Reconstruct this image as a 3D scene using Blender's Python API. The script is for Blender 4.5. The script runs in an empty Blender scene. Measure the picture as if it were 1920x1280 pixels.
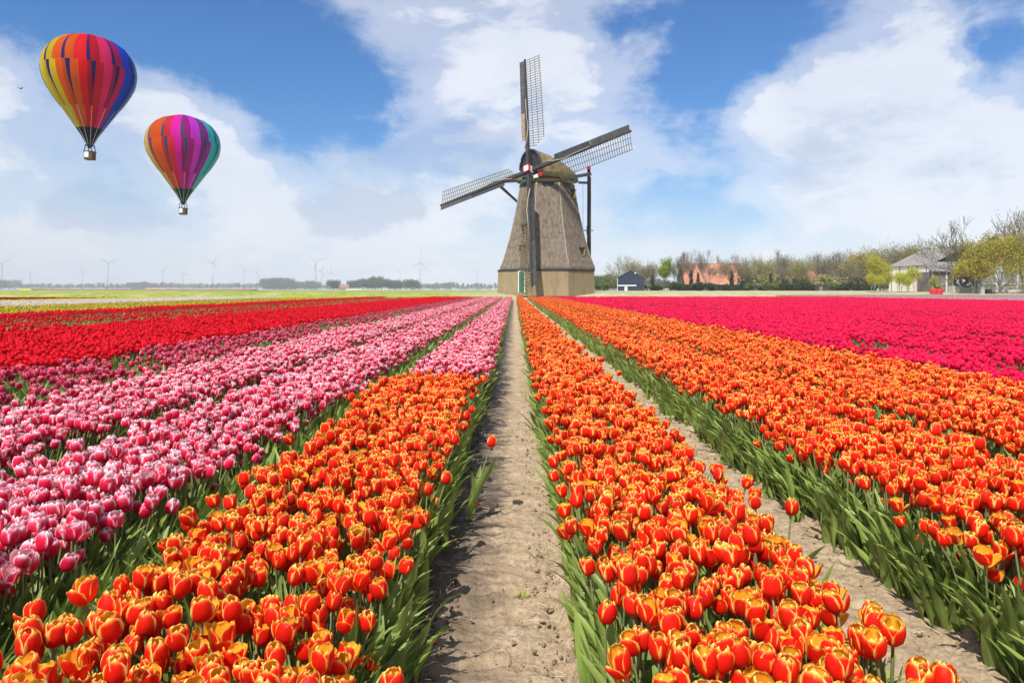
import bpy, math, random
import numpy as np
from mathutils import Matrix, Vector, Euler

# ------------------------------------------------------------------ camera, sky, sun, exposure
HAZE = 0.00024
SC = bpy.context.scene
COL = SC.collection
F, VX, VY, CH = 1280.0, 965.0, 543.5, 1.18      # focal length in photo pixels, vanishing point, eye height
cam_d = bpy.data.cameras.new('camera'); cam = bpy.data.objects.new('camera', cam_d); COL.objects.link(cam)
cam.location = (0, 0, CH); cam.rotation_euler = (math.pi/2, 0, 0)
cam_d.sensor_width = 36.0; cam_d.lens = 36.0*F/1920.0
cam_d.shift_x = -(VX-960)/1920.0; cam_d.shift_y = -(640-VY)/1920.0
cam_d.clip_start = 0.05; cam_d.clip_end = 20000
SC.camera = cam
SUN_EL, SUN_AZ = math.radians(53), math.radians(180+27)     # azimuth clockwise from +Y
sun_dir = Vector((math.sin(SUN_AZ)*math.cos(SUN_EL), math.cos(SUN_AZ)*math.cos(SUN_EL), math.sin(SUN_EL)))
sd = bpy.data.lights.new('sun', 'SUN'); sd.energy = 4.8; sd.angle = math.radians(0.55); sd.color = (1.0, 0.955, 0.88)
sun = bpy.data.objects.new('sun', sd); COL.objects.link(sun); sun.location = (0, -20, 60)
sun.rotation_euler = sun_dir.to_track_quat('Z', 'Y').to_euler()
SC.view_settings.view_transform = 'Standard'; SC.view_settings.look = 'None'
SC.view_settings.exposure = 0.38; SC.view_settings.gamma = 1.0; SC.view_settings.use_curve_mapping = False
SC.cycles.max_bounces = 6; SC.cycles.diffuse_bounces = 3; SC.cycles.transmission_bounces = 4
SC.cycles.volume_bounces = 0; SC.cycles.transparent_max_bounces = 8

class NT:
    """small wrapper to write shader node trees"""
    def __init__(s, tree): s.t = tree; tree.nodes.clear()
    def n(s, typ, **kw):
        nd = s.t.nodes.new(typ)
        for k, v in kw.items(): setattr(nd, k, v)
        return nd
    def put(s, sock, v):
        if isinstance(v, bpy.types.NodeSocket): s.t.links.new(v, sock)
        elif v is not None:
            try: sock.default_value = v
            except Exception: sock.default_value = tuple(v)+(1.0,)
    def m(s, op, a, b=None, c=None, clamp=False):
        nd = s.n('ShaderNodeMath', operation=op); nd.use_clamp = clamp
        s.put(nd.inputs[0], a); s.put(nd.inputs[1], b); s.put(nd.inputs[2], c)
        return nd.outputs[0]
    def vm(s, op, a, b=None):
        nd = s.n('ShaderNodeVectorMath', operation=op); s.put(nd.inputs[0], a); s.put(nd.inputs[1], b)
        return nd.outputs[0]
    def sm(s, x, a, b, lo=0.0, hi=1.0):
        nd = s.n('ShaderNodeMapRange', interpolation_type='SMOOTHSTEP')
        s.put(nd.inputs[0], x); s.put(nd.inputs[1], a); s.put(nd.inputs[2], b); s.put(nd.inputs[3], lo); s.put(nd.inputs[4], hi)
        return nd.outputs[0]
    def mix(s, f, a, b, mode='MIX'):
        nd = s.n('ShaderNodeMix', data_type='RGBA', blend_type=mode)
        s.put(nd.inputs[0], f); s.put(nd.inputs[6], a if isinstance(a, bpy.types.NodeSocket) else tuple(a)+(1,)); s.put(nd.inputs[7], b if isinstance(b, bpy.types.NodeSocket) else tuple(b)+(1,))
        return nd.outputs[2]
    def noise(s, vec, scale, detail=3, rough=.55, out=0, dist=0.0):
        nd = s.n('ShaderNodeTexNoise'); s.put(nd.inputs['Vector'], vec); nd.inputs['Scale'].default_value = scale
        nd.inputs['Detail'].default_value = detail; nd.inputs['Roughness'].default_value = rough; nd.inputs['Distortion'].default_value = dist
        return nd.outputs[out]
    def sep(s, v):
        nd = s.n('ShaderNodeSeparateXYZ'); s.put(nd.inputs[0], v); return nd.outputs
    def comb(s, x, y, z):
        nd = s.n('ShaderNodeCombineXYZ'); s.put(nd.inputs[0], x); s.put(nd.inputs[1], y); s.put(nd.inputs[2], z); return nd.outputs[0]

world = bpy.data.worlds.new('World'); SC.world = world; world.use_nodes = True
w = NT(world.node_tree)
tc = w.n('ShaderNodeTexCoord'); D = tc.outputs['Generated']
dx, dy, dz = w.sep(D)
sky = w.n('ShaderNodeTexSky', sky_type='NISHITA'); sky.sun_disc = False
sky.sun_elevation = SUN_EL; sky.sun_rotation = SUN_AZ; sky.air_density = 1.0; sky.dust_density = 0.6; sky.ozone_density = 2.2
# direction seen as azimuth and tangent of elevation; noise bends it so cloud outlines are ragged
n1 = w.noise(D, 3.2, 7, .62, out=1); n1b = w.vm('SUBTRACT', n1, (.5, .5, .5)); q = w.sep(n1b)
az = w.m('ADD', w.m('ARCTAN2', dx, dy), w.m('MULTIPLY', q[0], .34))
hor = w.m('SQRT', w.m('ADD', w.m('MULTIPLY', dx, dx), w.m('MULTIPLY', dy, dy)))
el0 = w.m('ARCTAN2', dz, hor)
el = w.m('ADD', el0, w.m('MULTIPLY', q[1], .2))
def blob_field(blobs):
    tot = None
    for (cx, cy, rx, ry, ang, wt) in blobs:
        u = (cx-VX)/F; a0 = math.atan(u); v = (VY-cy)/F; e0 = math.atan(v*math.cos(a0))
        sx, sy = rx/F*math.cos(a0)**2, ry/F*math.cos(a0)
        ca, sa = math.cos(math.radians(ang)), math.sin(math.radians(ang))
        da = w.m('SUBTRACT', az, a0); de = w.m('SUBTRACT', el, e0)
        p = w.m('MULTIPLY_ADD', da, ca/sx, w.m('MULTIPLY', de, sa/sx))
        r = w.m('MULTIPLY_ADD', da, -sa/sy, w.m('MULTIPLY', de, ca/sy))
        d2 = w.m('MULTIPLY_ADD', p, p, w.m('MULTIPLY', r, r))
        g = w.m('MULTIPLY', w.m('EXPONENT', w.m('MULTIPLY', d2, -1.0)), wt)
        tot = g if tot is None else w.m('ADD', tot, g)
    return tot
white = blob_field([(880,120,240,150,0,1.0),(1060,70,130,120,0,.6),(1130,150,90,60,0,.5),(740,250,70,90,0,.45),
    (120,300,330,130,0,.80),(100,470,200,60,0,.45),(40,150,90,90,0,.55),(430,300,170,80,-20,.8),(560,380,260,90,-8,.7),(830,370,260,100,0,.75),
    (1180,300,120,60,0,.75),(1330,260,150,40,10,.35),(60,480,150,60,0,.6),(700,490,500,50,0,.5),
    (1660,300,280,140,-10,1.05),(1560,160,170,80,38,.9),(1720,90,70,150,-18,.9),(1870,270,130,110,0,.8),(1800,420,260,80,0,.6),
    (1440,440,70,32,0,.75),(1150,470,160,60,0,.4),(1900,10,60,25,0,.5)])
holes = blob_field([(560,185,160,85,-25,.85),(300,50,460,90,-6,1.1),(1320,130,150,115,0,1.15),(1830,110,50,110,-20,.7),(1290,350,190,65,-12,.75),(690,270,90,40,-20,.5),(1480,390,110,28,-22,.5)])
grey = blob_field([(840,275,120,45,0,1.4),(690,370,90,35,0,1.4),(200,425,130,45,0,1.0),(400,440,90,30,0,.4),(1640,260,130,90,30,.45),(1850,330,130,70,0,.5),(1560,330,100,80,0,.35)])
DS = w.vm('MULTIPLY', D, (1.0, 1.0, 2.3))
fb = w.noise(DS, 4.2, 10, .62, dist=.35)
fine = w.noise(DS, 15.0, 9, .66, dist=.5)
seen = w.m('MULTIPLY', w.sm(w.m('ABSOLUTE', az), .75, 1.1, 1, 0), w.sm(el0, .5, .8, 1, 0))
gen = w.m('MULTIPLY', w.m('SUBTRACT', w.noise(D, 2.0, 6, .55), .36), 3.0)
cov = w.m('ADD', w.m('MULTIPLY', w.m('SUBTRACT', white, holes), seen), w.m('MULTIPLY', gen, w.m('SUBTRACT', 1.0, seen)))
cov = w.m('ADD', cov, w.m('MULTIPLY', w.m('SUBTRACT', fb, .5), 2.3))
cov = w.m('ADD', cov, w.m('MULTIPLY', w.m('SUBTRACT', fine, .5), 1.0))
dens = w.m('MAXIMUM', w.m('MULTIPLY', w.sm(cov, -.35, .55), .60), w.sm(cov, .25, 1.05))
low = w.sm(el0, 0.0, .2, 1, 0)                                        # pale air near the horizon
gshade = w.m('MULTIPLY', w.sm(w.m('ADD', grey, w.m('MULTIPLY', w.m('SUBTRACT', fine, .5), 1.2)), .25, .8), .95)
gshade = w.m('ADD', gshade, w.m('MULTIPLY', w.sm(fb, .35, .65, 1, 0), .30), clamp=True)
hs = w.n('ShaderNodeHueSaturation'); w.put(hs.inputs['Color'], sky.outputs[0]); hs.inputs['Saturation'].default_value = 1.3; hs.inputs['Value'].default_value = 1.0
bluesky = w.mix(1.0, hs.outputs[0], (.17, .74, 1.06), 'MULTIPLY')
cloud = w.mix(gshade, (7.4, 7.6, 8.1), (4.7, 5.3, 6.5))
skyc = w.mix(w.m('MULTIPLY', low, .72), bluesky, (5.5, 6.2, 7.3))
col = w.mix(w.m('MULTIPLY', dens, .88), skyc, cloud)
bg = w.n('ShaderNodeBackground'); w.put(bg.inputs[0], col); bg.inputs[1].default_value = 0.1
out = w.n('ShaderNodeOutputWorld'); w.t.links.new(bg.outputs[0], out.inputs[0])
world.cycles.sampling_method = 'MANUAL'; world.cycles.sample_map_resolution = 1024

# ------------------------------------------------------------------ helpers
def tag(o, label=None, cat=None, group=None, kind=None):
    if label: o['label'] = label
    if cat: o['category'] = cat
    if group: o['group'] = group
    if kind: o['kind'] = kind
    return o
def empty(name, loc=(0, 0, 0), rz=0.0, parent=None):
    o = bpy.data.objects.new(name, None); COL.objects.link(o); o.location = loc; o.rotation_euler = (0, 0, rz)
    o.empty_display_size = .1
    if parent: o.parent = parent
    return o
def obj(name, me, parent=None, loc=None):
    o = bpy.data.objects.new(name, me); COL.objects.link(o)
    if parent: o.parent = parent
    if loc is not None: o.location = loc
    return o
def gz(X, Y):
    """height of the ground: flat tulip field, then a low rise"""
    def ss(a, b, t):
        t = min(1, max(0, (t-a)/(b-a))); return t*t*(3-2*t)
    k = ss(12, 34, X)
    rise = ss(77, 85, Y)*(1-k) + ss(78, 118, Y)*k
    return .86*rise + .14*ss(90, 220, Y) + .1*ss(220, 500, Y)
def at(px, py, Y):
    return ((px-VX)*Y/F, Y, CH-(py-VY)*Y/F)
def gpt(px, Y):
    X = (px-VX)*Y/F
    return (X, Y, gz(X, Y))

class MB:
    def __init__(s): s.v = []; s.f = []; s.mi = []; s.uv = None
    def add(s, vs, fs, mi=0):
        b = len(s.v); s.v += [tuple(p) for p in vs]; s.f += [tuple(i+b for i in f) for f in fs]; s.mi += [mi]*len(fs); return s
    def box(s, c, d, M=None, mi=0):
        x, y, z = d[0]/2, d[1]/2, d[2]/2
        vs = [Vector((sx*x, sy*y, sz*z)) for sz in (-1, 1) for sy in (-1, 1) for sx in (-1, 1)]
        if M: vs = [M @ v for v in vs]
        vs = [v+Vector(c) for v in vs]
        return s.add(vs, [(0,2,3,1),(4,5,7,6),(0,1,5,4),(2,6,7,3),(0,4,6,2),(1,3,7,5)], mi)
    def beam(s, p, q, w, h, mi=0, up=(0, 0, 1), w2=None, h2=None):
        p, q = Vector(p), Vector(q); d = (q-p).normalized(); u = Vector(up)
        if abs(d.dot(u)) > .98: u = Vector((0, 1, 0))
        a = d.cross(u).normalized(); b = a.cross(d).normalized()
        w2 = w if w2 is None else w2; h2 = h if h2 is None else h2
        vs = []
        for c, ww, hh in ((p, w, h), (q, w2, h2)):
            for sa, sb in ((-1,-1),(1,-1),(1,1),(-1,1)): vs.append(c+a*sa*ww/2+b*sb*hh/2)
        return s.add(vs, [(3,2,1,0),(4,5,6,7),(0,1,5,4),(1,2,6,5),(2,3,7,6),(3,0,4,7)], mi)
    def tube(s, pts, rs, n=6, mi=0, cap=True):
        pts = [Vector(p) for p in pts]; vs = []; fs = []
        for i, p in enumerate(pts):
            d = (pts[min(i+1, len(pts)-1)]-pts[max(i-1, 0)]).normalized()
            u = Vector((0, 0, 1)) if abs(d.z) < .95 else Vector((1, 0, 0))
            a = d.cross(u).normalized(); b = a.cross(d)
            for k in range(n):
                t = 2*math.pi*k/n; vs.append(p+(a*math.cos(t)+b*math.sin(t))*rs[i])
        for i in range(len(pts)-1):
            for k in range(n):
                fs.append((i*n+k, i*n+(k+1) % n, (i+1)*n+(k+1) % n, (i+1)*n+k))
        if cap: fs += [tuple(range(n))[::-1], tuple(range((len(pts)-1)*n, len(pts)*n))]
        return s.add(vs, fs, mi)
    def grid(s, P, mi=0, wrap=False):
        """P: rows of points"""
        R, C = len(P), len(P[0]); vs = [p for r in P for p in r]; fs = []
        for i in range(R-1):
            for j in range(C if wrap else C-1):
                fs.append((i*C+j, i*C+(j+1) % C, (i+1)*C+(j+1) % C, (i+1)*C+j))
        return s.add(vs, fs, mi)
    def mesh(s, name, mats, smooth=False):
        me = bpy.data.meshes.new(name); me.from_pydata(s.v, [], s.f)
        for m in (mats if isinstance(mats, (list, tuple)) else [mats]): me.materials.append(m)
        if any(s.mi): me.polygons.foreach_set('material_index', s.mi)
        if smooth: me.polygons.foreach_set('use_smooth', [True]*len(s.f))
        me.update(); return me
    def build(s, name, mats, parent=None, smooth=False, loc=None):
        return obj(name, s.mesh(name, mats, smooth), parent, loc)

# ------------------------------------------------------------------ materials
def mat(name, c, rough=.75, c2=None, scale=5.0, spec=.3, bump=0.0, bscale=40.0, rnd=0.0, stretch=None, metallic=0.0, trans=0.0, detail=4):
    """base colour c mottled with c2; rnd = value change from object to object"""
    m = bpy.data.materials.new(name); m.use_nodes = True; t = NT(m.node_tree)
    b = t.n('ShaderNodeBsdfPrincipled'); o = t.n('ShaderNodeOutputMaterial')
    tcn = t.n('ShaderNodeTexCoord'); vec = tcn.outputs['Object']
    if stretch: vec = t.vm('MULTIPLY', vec, stretch)
    cc = None
    if c2:
        f = t.sm(t.noise(vec, scale, detail, .6), .32, .68); cc = t.mix(f, c, c2)
    else:
        rgb = t.n('ShaderNodeRGB'); rgb.outputs[0].default_value = tuple(c)+(1,); cc = rgb.outputs[0]
    if rnd:
        oi = t.n('ShaderNodeObjectInfo'); k = t.m('MULTIPLY_ADD', oi.outputs['Random'], 2*rnd, 1-rnd)
        hsn = t.n('ShaderNodeHueSaturation'); t.put(hsn.inputs['Color'], cc); t.put(hsn.inputs['Value'], k)
        r2 = t.m('FRACT', t.m('MULTIPLY', oi.outputs['Random'], 7.31)); t.put(hsn.inputs['Hue'], t.m('MULTIPLY_ADD', r2, rnd*.12, .5-rnd*.06)); cc = hsn.outputs[0]
    t.put(b.inputs['Base Color'], cc); b.inputs['Roughness'].default_value = rough; b.inputs['Specular IOR Level'].default_value = spec
    b.inputs['Metallic'].default_value = metallic
    if bump:
        bn = t.n('ShaderNodeBump'); bn.inputs['Strength'].default_value = bump; bn.inputs['Distance'].default_value = .02
        t.put(bn.inputs['Height'], t.noise(vec, bscale, 5, .65)); t.put(b.inputs['Normal'], bn.outputs[0])
    if trans:
        tr = t.n('ShaderNodeBsdfTranslucent'); t.put(tr.inputs[0], cc); ms = t.n('ShaderNodeMixShader'); ms.inputs[0].default_value = trans
        t.t.links.new(b.outputs[0], ms.inputs[1]); t.t.links.new(tr.outputs[0], ms.inputs[2]); t.t.links.new(ms.outputs[0], o.inputs[0])
    else: t.t.links.new(b.outputs[0], o.inputs[0])
    return m
# ------------------------------------------------------------------ ground
def ground_mat():
    m = bpy.data.materials.new('field_soil'); m.use_nodes = True; t = NT(m.node_tree)
    b = t.n('ShaderNodeBsdfPrincipled'); o = t.n('ShaderNodeOutputMaterial'); g = t.n('ShaderNodeNewGeometry'); P = g.outputs['Position']
    x, y, z = t.sep(P)
    n1 = t.noise(P, .35, 5, .6); n2 = t.noise(P, 9, 5, .65); n3 = t.noise(P, 60, 3, .6)
    soil = t.mix(t.sm(n2, .3, .7), (.115, .08, .05), (.22, .165, .105))
    wob = t.m('MULTIPLY_ADD', n1, 14.0, -7.0)
    grass = t.mix(t.sm(t.noise(P, 1.3, 5, .7), .35, .65), (.17, .23, .04), (.33, .35, .085))
    grass = t.mix(t.sm(n1, .45, .7), grass, (.36, .36, .12))
    stub = t.mix(t.sm(t.noise(P, .9, 6, .7), .3, .7), (.36, .30, .185), (.50, .43, .28))
    stub = t.mix(t.m('MULTIPLY', t.sm(n1, .42, .62), .5), stub, (.26, .29, .1))
    left = t.sm(t.m('ADD', x, wob), -14, 4)
    far = t.mix(left, grass, stub)
    far = t.mix(t.sm(t.m('ADD', y, wob), 140, 190), far, t.mix(t.sm(n1, .4, .6), (.2, .26, .07), (.3, .3, .12)))
    c = t.mix(t.sm(t.m('ADD', y, t.m('MULTIPLY', wob, .06)), 77.3, 78.0), soil, far)
    t.put(b.inputs['Base Color'], c); b.inputs['Roughness'].default_value = .95; b.inputs['Specular IOR Level'].default_value = .1
    bn = t.n('ShaderNodeBump'); bn.inputs['Strength'].default_value = .6; bn.inputs['Distance'].default_value = .03
    t.put(bn.inputs['Height'], t.m('ADD', n2, t.m('MULTIPLY', n3, .4))); t.put(b.inputs['Normal'], bn.outputs[0])
    t.t.links.new(b.outputs[0], o.inputs[0]); return m
def ground():
    ys = [-60, -20, 0] + list(np.arange(2, 76, 3)) + list(np.arange(76, 130, .8)) + list(np.arange(131, 230, 6)) + [240, 270, 320, 400, 520, 700, 1000, 1500, 2300, 3300, 4300]
    xs = sorted(set([-4300, -2500, -1400, -800, -450, -250, -150] + list(range(-110, 130, 4)) + [150, 250, 450, 800, 1400, 2500, 4300]))
    rng = random.Random(5); P = []
    for y in ys:
        r = []
        for x in xs:
            k = .05 if 78 < y < 260 and abs(x) < 140 else 0
            r.append((x, y, gz(x, y)+rng.uniform(-k, k)))
        P.append(r)
    tag(MB().grid(P).build('ground', ground_mat(), smooth=True), 'flat dark soil and grass land under the tulip beds out to the horizon', 'ground', kind='structure')
ground()

def fbm2(seed, X, Y, scale, octv=4, gain=.55):
    """tileless value noise on numpy arrays"""
    tot = np.zeros_like(X); a = 1.0
    for o in range(octv):
        s = scale*2**o; xi = X*s+17.3*o+seed; yi = Y*s+9.1*o+seed*1.7
        x0, y0 = np.floor(xi), np.floor(yi); fx, fy = xi-x0, yi-y0; fx = fx*fx*(3-2*fx); fy = fy*fy*(3-2*fy)
        h = lambda a_, b_: np.modf(np.abs(np.sin(a_*127.1+b_*311.7+seed*13.7)*43758.5453))[0]
        v = (h(x0, y0)*(1-fx)+h(x0+1, y0)*fx)*(1-fy)+(h(x0, y0+1)*(1-fx)+h(x0+1, y0+1)*fx)*fy
        tot += a*(v-.5); a *= gain
    return tot
def path_mat(xc, wetk):
    m = bpy.data.materials.new('sandy_path'); m.use_nodes = True; t = NT(m.node_tree)
    b = t.n('ShaderNodeBsdfPrincipled'); o = t.n('ShaderNodeOutputMaterial'); g = t.n('ShaderNodeNewGeometry'); P = g.outputs['Position']
    x, y, z = t.sep(P)
    n1 = t.noise(P, 7, 6, .65); n2 = t.noise(P, 55, 6, .75); n3 = t.noise(P, 2.2, 5, .6)
    n4 = t.noise(t.vm('MULTIPLY', P, (4, 22, 4)), 1.0, 6, .65)
    dry = t.mix(t.sm(n1, .3, .7), (.41, .295, .18), (.57, .44, .295))
    dry = t.mix(t.m('MULTIPLY', t.sm(n2, .42, .66), .7), dry, (.27, .19, .115)); dry = t.mix(t.m('MULTIPLY', t.sm(n4, .5, .75), .45), dry, (.25, .18, .11))
    wetc = t.mix(t.sm(n4, .35, .68), (.085, .062, .044), (.21, .16, .115))
    # damp soil lies along the left rut
    k = t.m('ADD', t.m('SUBTRACT', x, xc), t.m('ADD', t.m('MULTIPLY', t.m('SUBTRACT', n4, .5), .55), t.m('MULTIPLY', t.m('SUBTRACT', n3, .5), .42)))
    wet = t.m('MULTIPLY', t.sm(k, -.10, .10, 1, 0), wetk)
    nearf = t.sm(y, 2.1, 3.4, .55, 1.0)
    wet = t.m('MULTIPLY', wet, nearf)
    edge = t.m('MULTIPLY', t.sm(t.m('SUBTRACT', x, xc-.19), -.07, .04, 1, 0), wetk)
    c = t.mix(wet, dry, wetc); c = t.mix(t.m('MULTIPLY', edge, t.sm(n2, .25, .6)), c, (.085, .06, .04))
    t.put(b.inputs['Base Color'], c); t.put(b.inputs['Roughness'], t.m('MULTIPLY_ADD', wet, -.5, .95)); b.inputs['Specular IOR Level'].default_value = .3
    bn = t.n('ShaderNodeBump'); bn.inputs['Strength'].default_value = 1.0; bn.inputs['Distance'].default_value = .02
    t.put(bn.inputs['Height'], t.m('ADD', n1, t.m('ADD', t.m('MULTIPLY', n2, .6), n4))); t.put(b.inputs['Normal'], bn.outputs[0])
    t.t.links.new(b.outputs[0], o.inputs[0]); return m
def soil_path(x0, x1, seed, label, wetk):
    y = 1.0; ys = []
    while y < 77: ys.append(y); y *= 1.0065
    xs = np.linspace(x0, x1, 74); X, Y = np.meshgrid(xs, np.array(ys)); xc = (x0+x1)/2; hw = (x1-x0)/2
    e = np.abs(X-xc)/hw
    Z = .03+.0*X
    bank = np.clip((e-.66)/.26, 0, 1); Z += .035*bank*bank*(3-2*bank)*(1+1.6*fbm2(seed, X, Y, 6))      # raised crumbly shoulders
    fade = np.clip(4.5/Y, .15, 1)
    # tyre lugs pressed across the track
    wob = fbm2(seed+3, X, Y, 1.6, 3)
    lug = np.sin((Y+wob*.12+.25*np.abs(X-xc))*2*np.pi/.085)
    mask = np.clip(1-e/.7, 0, 1)*np.clip(.65+1.4*fbm2(seed+8, X, Y, 1.1, 3), .1, 1)
    Z += .0085*lug*np.clip(mask*1.6, 0, 1)*fade
    Z += .022*fbm2(seed+1, X, Y, 4, 3)+.02*fade*fbm2(seed+2, X, Y*1.0, 22, 4, .65)*(1+1.8*bank)
    clod = np.clip(fbm2(seed+5, X, Y, 22, 2)-.22, 0, 1); Z += .10*clod*bank*fade
    Z = np.maximum(Z, .004); drop = np.clip((e-.93)/.07, 0, 1); Z = Z*(1-drop)-.02*drop
    P = [[(X[i, j], Y[i, j], Z[i, j]) for j in range(len(xs))] for i in range(len(ys))]
    o = MB().grid(P).build('path', path_mat(xc, wetk), smooth=True); tag(o, label, 'path', kind='structure'); return o
soil_path(-.44, .27, 3, 'bare sandy path with tyre prints running to the windmill', 1.0)
soil_path(.78, 1.52, 11, 'narrow dry soil path between two orange tulip beds on the right', .12)

# ------------------------------------------------------------------ haze
hz = bpy.data.materials.new('thin_air'); hz.use_nodes = True; t = NT(hz.node_tree)
pv = t.n('ShaderNodeVolumePrincipled'); pv.inputs['Color'].default_value = (.96, .98, 1, 1); pv.inputs['Density'].default_value = HAZE; pv.inputs['Anisotropy'].default_value = -.25
oo = t.n('ShaderNodeOutputMaterial'); t.t.links.new(pv.outputs[0], oo.inputs['Volume'])
hzb = MB().box((0, 0, 109.5), (9000, 9000, 222)).build('haze', hz); hzb.location = (0, 0, 0)
tag(hzb, 'thin pale air that fades the far treeline and wind turbines', 'haze', kind='stuff')

# ------------------------------------------------------------------ windmill
MY = 86.0; MX = (1025-VX)*MY/F; MZ = gz(MX, MY); PXM = MY/F
def windmill():
    root = empty('windmill', (MX, MY, MZ))
    tag(root, 'tall thatched windmill with four lattice sails and a tan brick base', 'windmill')
    thatch = mat('thatch', (.135, .104, .075), .95, (.245, .195, .148), 1.3, .1, .9, 26, stretch=(3, 3, 1.0), detail=8)
    thatch_seam = mat('thatch_seam', (.27, .23, .19), .95, (.36, .31, .26), 5, .1)
    moss = mat('mossy_thatch', (.135, .105, .045), .95, (.25, .20, .095), 1.6, .1, 1.0, 22, detail=8)
    black = mat('tarred_boards', (.018, .018, .02), .55, (.05, .05, .055), 3.0, .4, .3, 12, stretch=(1, 1, 5))
    blackw = mat('black_beam', (.022, .021, .021), .5, (.06, .057, .055), 4, .4)
    brown = mat('weathered_board', (.20, .145, .09), .8, (.35, .27, .18), 3, .2)
    grey = mat('grey_board', (.045, .043, .043), .7, (.09, .085, .082), 3, .3)
    lat = mat('lattice_wood', (.11, .095, .06), .8, (.19, .165, .10), 5, .2)
    red = mat('red_paint', (.50, .02, .02), .45); white = mat('white_paint', (.78, .76, .72), .5); green = mat('green_paint', (.02, .15, .095), .5, (.03, .2, .13), 6)
    ochre = mat('ochre_board', (.45, .29, .08), .7, (.54, .38, .13), 4)
    rope = mat('sailcloth_rope', (.42, .36, .27), .9)
    # brick base: octagon of tan brick
    bm_ = bpy.data.materials.new('tan_brick'); bm_.use_nodes = True; t = NT(bm_.node_tree); b = t.n('ShaderNodeBsdfPrincipled'); o = t.n('ShaderNodeOutputMaterial')
    tcn = t.n('ShaderNodeTexCoord'); x, y, z = t.sep(tcn.outputs['Object']); ua = t.m('MULTIPLY', t.m('ARCTAN2', x, y), 5.9)
    br = t.n('ShaderNodeTexBrick'); t.put(br.inputs['Vector'], t.comb(ua, z, 0)); br.inputs['Scale'].default_value = 1.0; br.inputs['Brick Width'].default_value = .22; br.inputs['Row Height'].default_value = .065; br.inputs['Mortar Size'].default_value = .006
    br.inputs['Color1'].default_value = (.34, .25, .125, 1); br.inputs['Color2'].default_value = (.27, .19, .09, 1); br.inputs['Mortar'].default_value = (.35, .30, .2, 1)
    st = t.mix(t.m('MULTIPLY', t.sm(t.noise(t.vm('MULTIPLY', tcn.outputs['Object'], (1, 1, .35)), 1.3, 7, .7), .38, .68), .6), br.outputs[0], (.20, .145, .08))
    t.put(b.inputs['Base Color'], st); b.inputs['Roughness'].default_value = .9; t.t.links.new(b.outputs[0], o.inputs[0])
    def octa(a, z, n=48, rnd=1.075, cx=0.0, rot=-90):
        r = []
        for k in range(n):
            th = 360.0*k/n; q = ((th-rot+22.5) % 45)-22.5
            R = min(a/math.cos(math.radians(q)), a*rnd)
            r.append((cx+R*math.cos(math.radians(th)), R*math.sin(math.radians(th)), z))
        return r
    BW = 87.5*PXM; ZE = 2.72; cx = -.18
    MB().grid([octa(BW+.1, -.4, 48, 1.09, cx), octa(BW, ZE, 48, 1.09, cx)], wrap=True).build('wall', bm_, root)
    MB().grid([octa(BW+.03, ZE-.16, 48, 1.09, cx), octa(BW+.06, ZE-.16, 48, 1.09, cx), octa(BW+.06, ZE+.06, 48, 1.09, cx), octa(BW-.5, ZE+.06, 48, 1.09, cx)], wrap=True).build('eave_shade_strip', black, root)  # black strip draws the shadow line under the thatch
    # thatched body
    prof = [(2.74, 83.0), (2.66, 85.5), (2.80, 87.6), (3.05, 86.3), (3.6, 83.2), (4.4, 79.0), (5.4, 74.5), (6.6, 69.5), (8.0, 64.4), (9.4, 60.0), (10.8, 55.9), (12.1, 52.6), (13.1, 50.2), (13.35, 49.8)]
    P = []
    for i in range(len(prof)-1):
        n = 1 if i < 3 else 4
        for k in range(n):
            f = k/n; P.append((prof[i][0]*(1-f)+prof[i+1][0]*f, prof[i][1]*(1-f)+prof[i+1][1]*f))
    P.append(prof[-1]); rg = random.Random(3); rows = []
    for j, (z, a) in enumerate(P):
        a = a*PXM+(.03 if j % 4 == 0 else 0)
        rows.append([(x_+rg.uniform(-.018, .018), y_+rg.uniform(-.018, .018), z_+rg.uniform(-.02, .02)) for x_, y_, z_ in octa(a, z, 96, 1.078)])
    body = MB().grid(rows, wrap=True).build('thatched_body', thatch, root, smooth=True)
    # ridges of thatch down the corners
    for k in range(8):
        th = math.radians(-90+22.5+45*k)
        pts = [(math.cos(th)*a*PXM*1.068, math.sin(th)*a*PXM*1.068, z) for z, a in prof[3:]]
        MB().tube(pts, [.10]*len(pts), 5).build('corner_ridge', thatch_seam, body, smooth=True)
    # small windows cut into the thatch
    def win(px, py, parentmat=ochre):
        X = (px-1025)*PXM; z = CH-(py-VY)*PXM-MZ
        a = np.interp(z, [p[0] for p in prof], [p[1] for p in prof])*PXM
        lim = a*math.tan(math.radians(22.5))
        if abs(X) <= lim: nrm = Vector((0, -1, 0)); p = Vector((X, -a, z))
        else:
            s = 1 if X > 0 else -1; nrm = Vector((s, -1, 0)).normalized()
            u = (abs(X)-lim); p = Vector((X, -a+u, z))
        side = Vector((-nrm.y, nrm.x, 0)); Mx = Matrix((side, -nrm, Vector((0, 0, 1)))).transposed()
        w_ = MB(); w_.box(p+nrm*.02, (.52, .30, .85), Mx); ww = w_.build('window', black, root)
        lt = MB(); lt.box(p+nrm*.12+Vector((0, 0, .46)), (.95, .36, .09), Mx); lt.build('lintel', blackw, ww)
        fr = MB(); fr.box(p+nrm*.08+side*.24+Vector((0, 0, -.05)), (.14, .34, .86), Mx); fr.box(p+nrm*.08+Vector((0, 0, -.45)), (.42, .34, .1), Mx); fr.build('frame', ochre, ww)
    for q in ((1086, 474), (1071, 367), (982.5, 433), (978.5, 471)): win(*q)
    # green door on the left face
    c0 = Vector((-.414*BW+cx, -BW, 0)); sdir = Vector((-1, 1, 0)).normalized(); nrm = Vector((-1, -1, 0)).normalized(); p = c0+sdir*.75
    Mx = Matrix((sdir, -nrm, Vector((0, 0, 1)))).transposed()
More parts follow.
